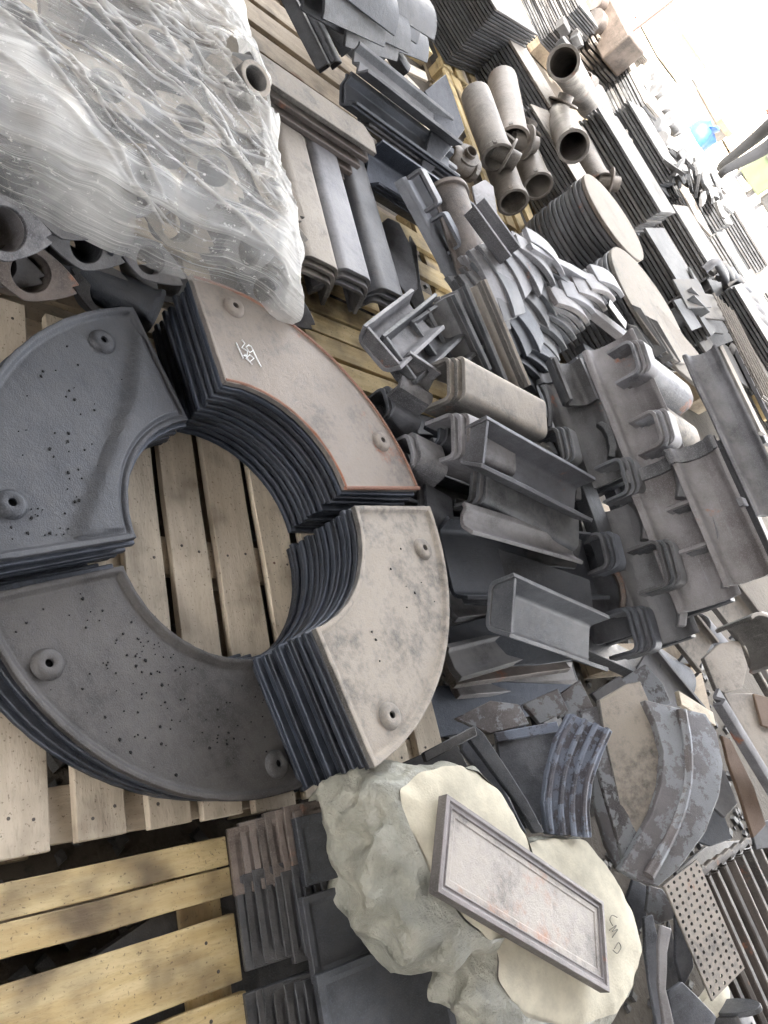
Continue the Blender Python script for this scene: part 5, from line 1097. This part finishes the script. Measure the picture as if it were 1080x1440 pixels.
# dark lumpy heap and curved hooks
for i in range(46):
    q = i % 8; rw = i//8
    vs, fs = lathe([(.0001, 0), (.05, .004), (.06, .02), (.045, .04), (.0001, .045)], 8)
    o = mk('dark_link', vs, fs, M['fard'], fr(P(1022+q*6.5+rw*1.5, 452+rw*9+q*2.5-5, .42+.02*(rw % 3)), UU+VV*jit(1), ZZ-VV*.8+UU*jit(.5)), smooth=60)
    tag(o, 'small dark rounded casting in the lumpy heap under the curved hooks', 'small casting', 'small castings in the lumpy heap')
for i, (x, y) in enumerate([(1006, 372), (1016, 376), (1026, 384), (1036, 394), (1046, 406), (1056, 420), (1064, 436), (1070, 452)]):
    pts = [P(x-16, y+8, .62), P(x, y-6, .72), P(x+12, y+12, .70), P(x+16, y+34, .58)]; pr_ = rnd([tuple(p) for p in pts], .25, 5)
    vs, fs = tube(pr_, .035, 8)
    c = pts[1]; tag(mk('curved_hook', [Vector(v)-c for v in vs], fs, M['far' if i % 2 else 'grey'], Matrix.Translation(c), smooth=60), 'grey curved hook arching over the lumpy heap', 'curved hook', 'curved hooks over the lumpy heap')
slab('white_board', [(1040, 395), (1085, 345), (1100, 420), (1085, 440), (1062, 425)], P(1070, 400, .55), ZZ, .02, M['cream'], 'peach coloured board behind the curved hooks', 'board')
slab('white_board', [(1050, 335), (1085, 325), (1090, 372), (1066, 370)], P(1070, 350, .6), ZZ, .02, M['white'], 'white sheet above the peach board at the right edge', 'sheet')
slab('white_board', [(1044, 470), (1090, 450), (1090, 480), (1050, 492)], P(1070, 470, .5), ZZ, .02, M['cream'], 'off white plate with a hole under the curved hooks', 'iron plate')
slab('flat_plate', [(1050, 498), (1090, 484), (1090, 530), (1072, 545)], P(1070, 515, .4), ZZ, .02, M['fard'], 'dark plate right of the off white plate', 'iron plate')
# scrap bundle
random.seed(115)
for i in range(70):
    x = 945+jit(1)*0+random.random()*75; y = 225+(x-945)*.85+random.random()*46-22; z = .45+random.random()*.35
    o = mk('clip_casting', *prism(rnd([(-.11, -.03), (-.02, -.05), (.05, -.04), (.10, .02), (.0, .05), (-.10, .04)], .02, 1) and [(-.11, -.03), (-.02, -.05), (.05, -.04), (.10, .02), (.0, .05), (-.10, .04)], 0, .03), M['far' if i % 3 else 'fard'], bev=.003) if i == 0 else dup(o)
    o.matrix_world = fr(P(x, y, z), UU*(1+jit(.5))+VV*jit(.8)+ZZ*jit(.5), ZZ+UU*jit(.8)+VV*jit(.8))
    tag(o, 'small grey clip casting in the bundle beside the walkway', 'clip', 'clips bundled beside the walkway')
# rollers
random.seed(117)
for cidx, (bx, by) in enumerate([(884, 190), (908, 186), (930, 178)]):
    n = [5, 6, 4][cidx]
    for k in range(n):
        x = bx-22+k*9.5 + cidx*0; y = by-74+k*21; 
        A = P(x+ (4 if cidx else 0), y, .42+.10*cidx)
        o = mk('roller', *lathe([(.0001, 0), (.095, 0), (.10, .01), (.10, .05), (.085, .06), (.085, .20), (.10, .21), (.10, .25), (.06, .25), (.0001, .20)], 22), M['far' if cidx == 2 else 'fard'], smooth=40)
        o.matrix_world = fr(A, UU, VV*.6+UU*.9); tag(o, 'dark ribbed roller stacked in rows at the far side of the pipes', 'roller', 'rollers stacked in rows')
# brown box with round bosses
A = P(846, 84, .5); r = empty('gear_box', fr(A, UU, ZZ), 'brown oblong cast box with round bosses at the top edge', 'machine part')
v, f = box(-.75, 0, 0, 0, .36, .34); mk('housing', v, f, iron('brown_painted_casting', (.05, .038, .03), dust=(.10, .085, .07), damt=.4, rust=0), None, r, bev=.02)
for (x, y) in ((-.62, -.05), (-.4, -.05)):
    mk('boss', *lathe([(.0001, 0), (.11, 0), (.12, .02), (.12, .12), (.0001, .12)], 24), M['brown'], Matrix.Translation((x, y+.05, .22 if x < -.6 else .12)) @ Matrix.Rotation(R(90), 4, 'X'), r, smooth=40)
# red boom
A = P(866, 56, .66); rb = ray(945, -5); B = CAM+rb*((A-CAM).length/rb.length*1.05); d = B-A
r = empty('red_boom', fr(A, d, ZZ), 'red slanting steel boom rising at the top edge', 'boom')
v, f = box(0, -.05, -.05, d.length, .05, .05); redm = plain('red_paint', (.16, .02, .012), .6); mk('beam', v, f, redm, None, r, bev=.01)
# blue-grey boxes, blue bag, yellow drums
for i, (x, y, z, U, V, h, mt, lab) in enumerate([(948, 128, .45, .8, .5, .4, 'far', 'grey blue steel box behind the rollers'), (968, 168, .45, .8, .5, .4, 'far', 'second steel box with rusty lower edge behind the rollers'), (905, 44, .64, 1.2, .9, .5, 'cream', 'pale crate in the overexposed background'), (985, 140, .5, .7, .5, .4, 'woody', 'yellow crate beyond the steel boxes'), (1022, 205, .66, 1.2, .8, .5, 'woodp', 'cream crate behind the walking person')]):
    v, f = box(-U/2, 0, 0, U/2, V, h); r = empty('steel_box' if i < 2 else 'crate', fr(P(x, y, z), UU, ZZ), lab, 'box' if i < 2 else 'crate'); mk('side_wall', v, f, M[mt], None, r, bev=.02)
    v, f = box(-U/2-.02, -.02, h-.08, U/2+.02, V+.02, h+.02); mk('lid', v, f, M['rust' if i == 1 else mt], None, r, bev=.01)
vs, fs = lathe([(.0001, 0), (.28, .02), (.34, .2), (.28, .42), (.12, .5), (.16, .6), (.0001, .58)], 20); vs = [Vector(v)*(1+noise.noise(Vector(v)*5)*.35) for v in vs]
tag(mk('blue_bag', vs, fs, plain('blue_plastic', (.008, .045, .17), .5), Matrix.Translation(P(968, 205, .5)) @ Matrix.Scale(.62, 4), smooth=60), 'bright blue plastic bag left of the walking person', 'bag')
# person
def skinbody(name, pts, edges, rad, mat, parent, M_=None):
    me = bpy.data.meshes.new(name); me.from_pydata(pts, edges, []); o = bpy.data.objects.new(name, me); C.objects.link(o); me.materials.append(mat)
    sk = o.modifiers.new('skin', 'SKIN'); me.skin_vertices.new() if not me.skin_vertices else None
    for i, q in enumerate(rad): me.skin_vertices[0].data[i].radius = q if isinstance(q, tuple) else (q, q)
    me.skin_vertices[0].data[0].use_root = True
    sb = o.modifiers.new('sub', 'SUBSURF'); sb.levels = 2; sb.render_levels = 2
    for p in me.polygons: p.use_smooth = True
    sk.use_smooth_shade = True; o.parent = parent; return o
pb = P(1003, 246, .62); pr = empty('person', fr(pb, -UU*.4+VV, ZZ), 'person in dark jacket and trousers striding along the concrete walkway', 'person')
sc_ = 1.25*(pb-CAM).length/13.0
K = lambda L_: [(a*sc_, b*sc_, c*sc_) for a, b, c in L_]
navy = plain('dark_navy_cloth', (.0025, .0028, .004), .95, sc=20); skin = plain('skin', (.2, .11, .08), .6, var=.08)
skinbody('body', K([(0, 0, .98), (0, 0, 1.15), (0, 0, 1.36), (.0, 0, 1.47), (.02, 0, 1.56), (.03, 0, 1.70), (.0, .20, 1.40), (-.08, .25, 1.15), (.05, .27, .93), (.10, .27, .86), (.0, -.20, 1.40), (.10, -.25, 1.16), (.28, -.24, 1.02), (.35, -.23, .99), (0, .10, .93), (.20, .11, .53), (.28, .11, .10), (.42, .11, .05), (0, -.10, .93), (-.02, -.11, .52), (-.30, -.11, .14), (-.20, -.11, .05)]),
 [(0, 1), (1, 2), (2, 3), (3, 4), (4, 5), (2, 6), (6, 7), (7, 8), (8, 9), (2, 10), (10, 11), (11, 12), (12, 13), (0, 14), (14, 15), (15, 16), (16, 17), (0, 18), (18, 19), (19, 20), (20, 21)],
 [(.16*sc_, .12*sc_)]+[x*sc_ for x in (.15, .17, .08, .06, .105, .075, .06, .045, .04, .075, .06, .045, .04, .10, .075, .05, .045, .10, .075, .05, .045)], navy, pr)
hd = skinbody('head', K([(.03, 0, 1.60), (.05, 0, 1.74)]), [(0, 1)], [.085*sc_, .10*sc_], skin, pr)
for sy, x0, z0 in ((.27, .10, .86), (-.23, .35, .99)):
    hp = [(x0, sy, z0), (x0+.05, sy, z0-.05)]; ed = [(0, 1)]; rd = [.03*sc_, .034*sc_]
    for q in range(4): hp += [(x0+.08+.004*q, sy-.03+.02*q, z0-.09), (x0+.09, sy-.03+.02*q, z0-.135+.006*abs(q-1))]; ed += [(1, 2+2*q), (2+2*q, 3+2*q)]; rd += [.011*sc_, .009*sc_]
    hp += [(x0+.09, sy-.045, z0-.06)]; ed += [(1, 10)]; rd += [.012*sc_]
    skinbody('hand', K(hp), ed, rd, skin, pr)
# tall machine cabinets on the walkway
for i, (a, b_, mt, lab) in enumerate([((1030, 246), (1055, 284), plain('pale_green_paint', (.05, .065, .035), .4, var=.15), 'tall pale green machine cabinet beside the walking person'), ((1057, 288), (1082, 328), plain('black_machine_paint', (.012, .012, .013), .5), 'tall black machine cabinet at the right edge beyond the walkway')]):
    A, B = P(*a, .625), P(*b_, .625); r = empty('machine_cabinet', fr(A, B-A, ZZ), lab, 'cabinet'); w_ = (B-A).length
    v, f = box(0, 0, .12, w_, w_*.9, 2.6); mk('housing', v, f, mt, None, r, bev=.03)
    v, f = box(w_*.12, -.02, .5, w_*.88, -.002, 2.3); mk('door', v, f, M['fard'] if i == 0 else mt, None, r, bev=.01)
    for x in (.1, .8): v, f = box(w_*x, .05, 0, w_*(x+.1), .2, .12); mk('foot', v, f, M['dark'], None, r)
# kerb and the bright end of the yard
tag(mk('kerb', *box(-.10, -.5, 0, .0, 8, .55), M['conc'], fr(P(1085, 372, .05), VV*-1+UU*.2, ZZ), bev=.02), kind='structure')
wl = empty('white_wall', Vector((0, 62, 0)), 'overexposed white building wall at the end of the yard', 'building')
v, f = box(-70, 0, 0, 70, 1, 14); mk('wall', v, f, M['white'], None, wl)
# greenery far off
gm = plain('yellow_green_leaves', (.07, .10, .006), .7)
tr_ = empty('tree', P(968, 10, .62)*0+Vector((P(962, 30, 1.0).x, P(962, 30, 1.0).y, .6)), 'bright yellow green bush in the white glare at the top edge', 'tree')
mk('trunk', *tube([(0, 0, 0), (.05, 0, 1.2), (0, .1, 2.2)], [.12, .09, .05], 8), M['woodd'], None, tr_)
vs, fs = [], []
for i in range(900):
    d = Vector(noise.random_unit_vector())*random.random()**.4*1.1; d.z = d.z*.7+2.4; a = Vector(noise.random_unit_vector())*.13; b_ = a.cross(Vector(noise.random_unit_vector())); n = len(vs)
    vs += [d-a, d+b_*1, d+a, d-b_*1]; fs.append((n, n+1, n+2, n+3))
mk('crown', vs, fs, gm, None, tr_, smooth=0)
# rubble and flakes on the ground
random.seed(121)
vs, fs = [], []
for i in range(2600):
    u = random.uniform(-2.6, 1.2); v_ = random.uniform(.3, 4.2); c = L2(u, v_, .008); s_ = random.uniform(.006, .026); n = len(vs)
    for q in ((-1, -1, -1), (1, -1, -1), (1, 1, -1), (-1, 1, -1), (-.6, -.7, .6), (.8, -.5, .5), (.6, .7, .7), (-.7, .6, .4)): vs.append(c+Vector((q[0]*s_*random.uniform(.6, 1.3), q[1]*s_*random.uniform(.6, 1.3), q[2]*s_*.6)))
    fs += [tuple(n+j for j in q) for q in ((0, 3, 2, 1), (4, 5, 6, 7), (0, 1, 5, 4), (1, 2, 6, 5), (2, 3, 7, 6), (3, 0, 4, 7))]
tag(mk('iron_rubble', vs, fs, M['fard'], None, None, smooth=0), 'small chips of iron scale scattered on the yard floor', 'rubble', None, 'stuff')
# more far piles between the ones above
random.seed(129)
for k in range(16):
    u0_, v0_ = -4.9+(k % 4)*1.15, 5.2+(k//4)*1.25
    if k // 4 == 0 and k % 4 < 1: continue
    p = L2(u0_, v0_, .16); q_ = (p-CAM); xx = 540+F*q_.dot(RT)/q_.dot(fw); yy = 720-F*q_.dot(UPV)/q_.dot(fw)
    if not (780 < xx < 1120 and -40 < yy < 660) or p.y > 10.4: continue
    hh = random.uniform(.35, .6); wds = ['first', 'second', 'third', 'fourth'][k % 4]; rws = ['nearest', 'next', 'farther', 'farthest'][k//4]
    stack('plate', p, rectol(random.uniform(.7, 1.0), random.uniform(.5, .8)), int(hh/.03), .03, .019, M['far' if k % 2 else 'fard'], 'top plate of the %s stack in the %s row of far piles' % (wds, rws), 'grey plate in the %s stack of the %s row of far piles' % (wds, rws), 'iron plate', 'plates in the %s stack of the %s far row' % (wds, rws), jx=.01, ja=1, bev=0)
random.seed(131)
for k, (x, y, U, V, h, mt, lab) in enumerate([(938, 268, .6, .3, .3, 'far', 'grey stack squeezed between the rollers and the clip bundle'), (905, 310, .5, .3, .4, 'fard', 'dark stack just right of the taller round stack'), (975, 372, .8, .3, .42, 'far', 'grey stack with a dusty top behind the notched stack'), (1020, 400, .6, .3, .3, 'fard', 'dark stack in front of the wide finned stack'), (1040, 350, .9, .3, .35, 'far', 'grey stack against the edge of the concrete walkway'), (985, 560, .4, .3, .3, 'fard', 'dark stack behind the uppermost pale channel'), (842, 150, .7, .3, .5, 'far', 'grey leaning stack over the open mouthed pipe'), (760, 60, .9, .4, .5, 'far', 'dusty stack right behind the tall square stack'), (1075, 480, .8, .3, .3, 'fard', 'dark stack under the off white plate'), (1060, 440, .5, .3, .25, 'far', 'grey stack beneath the peach board')]):
    lstack(x, y, U, V, h, .026, .62, mt, 'top plate of the ' + lab, 'grey plate in the ' + lab, z0=.15, jx=.012, ja=2)
for k in range(60):
    x, y = random.choice([(820, 60), (900, 100), (960, 240), (990, 290), (1040, 330), (880, 60), (1000, 420), (930, 200)]); x += jit(35); y += jit(35)
    p = P(x, y, .4)
    if p.y > 11: continue
    tag(mk('scrap_block', *prism([(-.12, -.05), (.10, -.07), (.14, .03), (-.02, .08), (-.13, .04)], 0, .09), M['fard' if k % 2 else 'far'], fr(p, UU+VV*jit(1), ZZ+UU*jit(.6)), bev=.006), 'loose dark block in the clutter of the far piles', 'scrap block', 'loose blocks among the far piles')
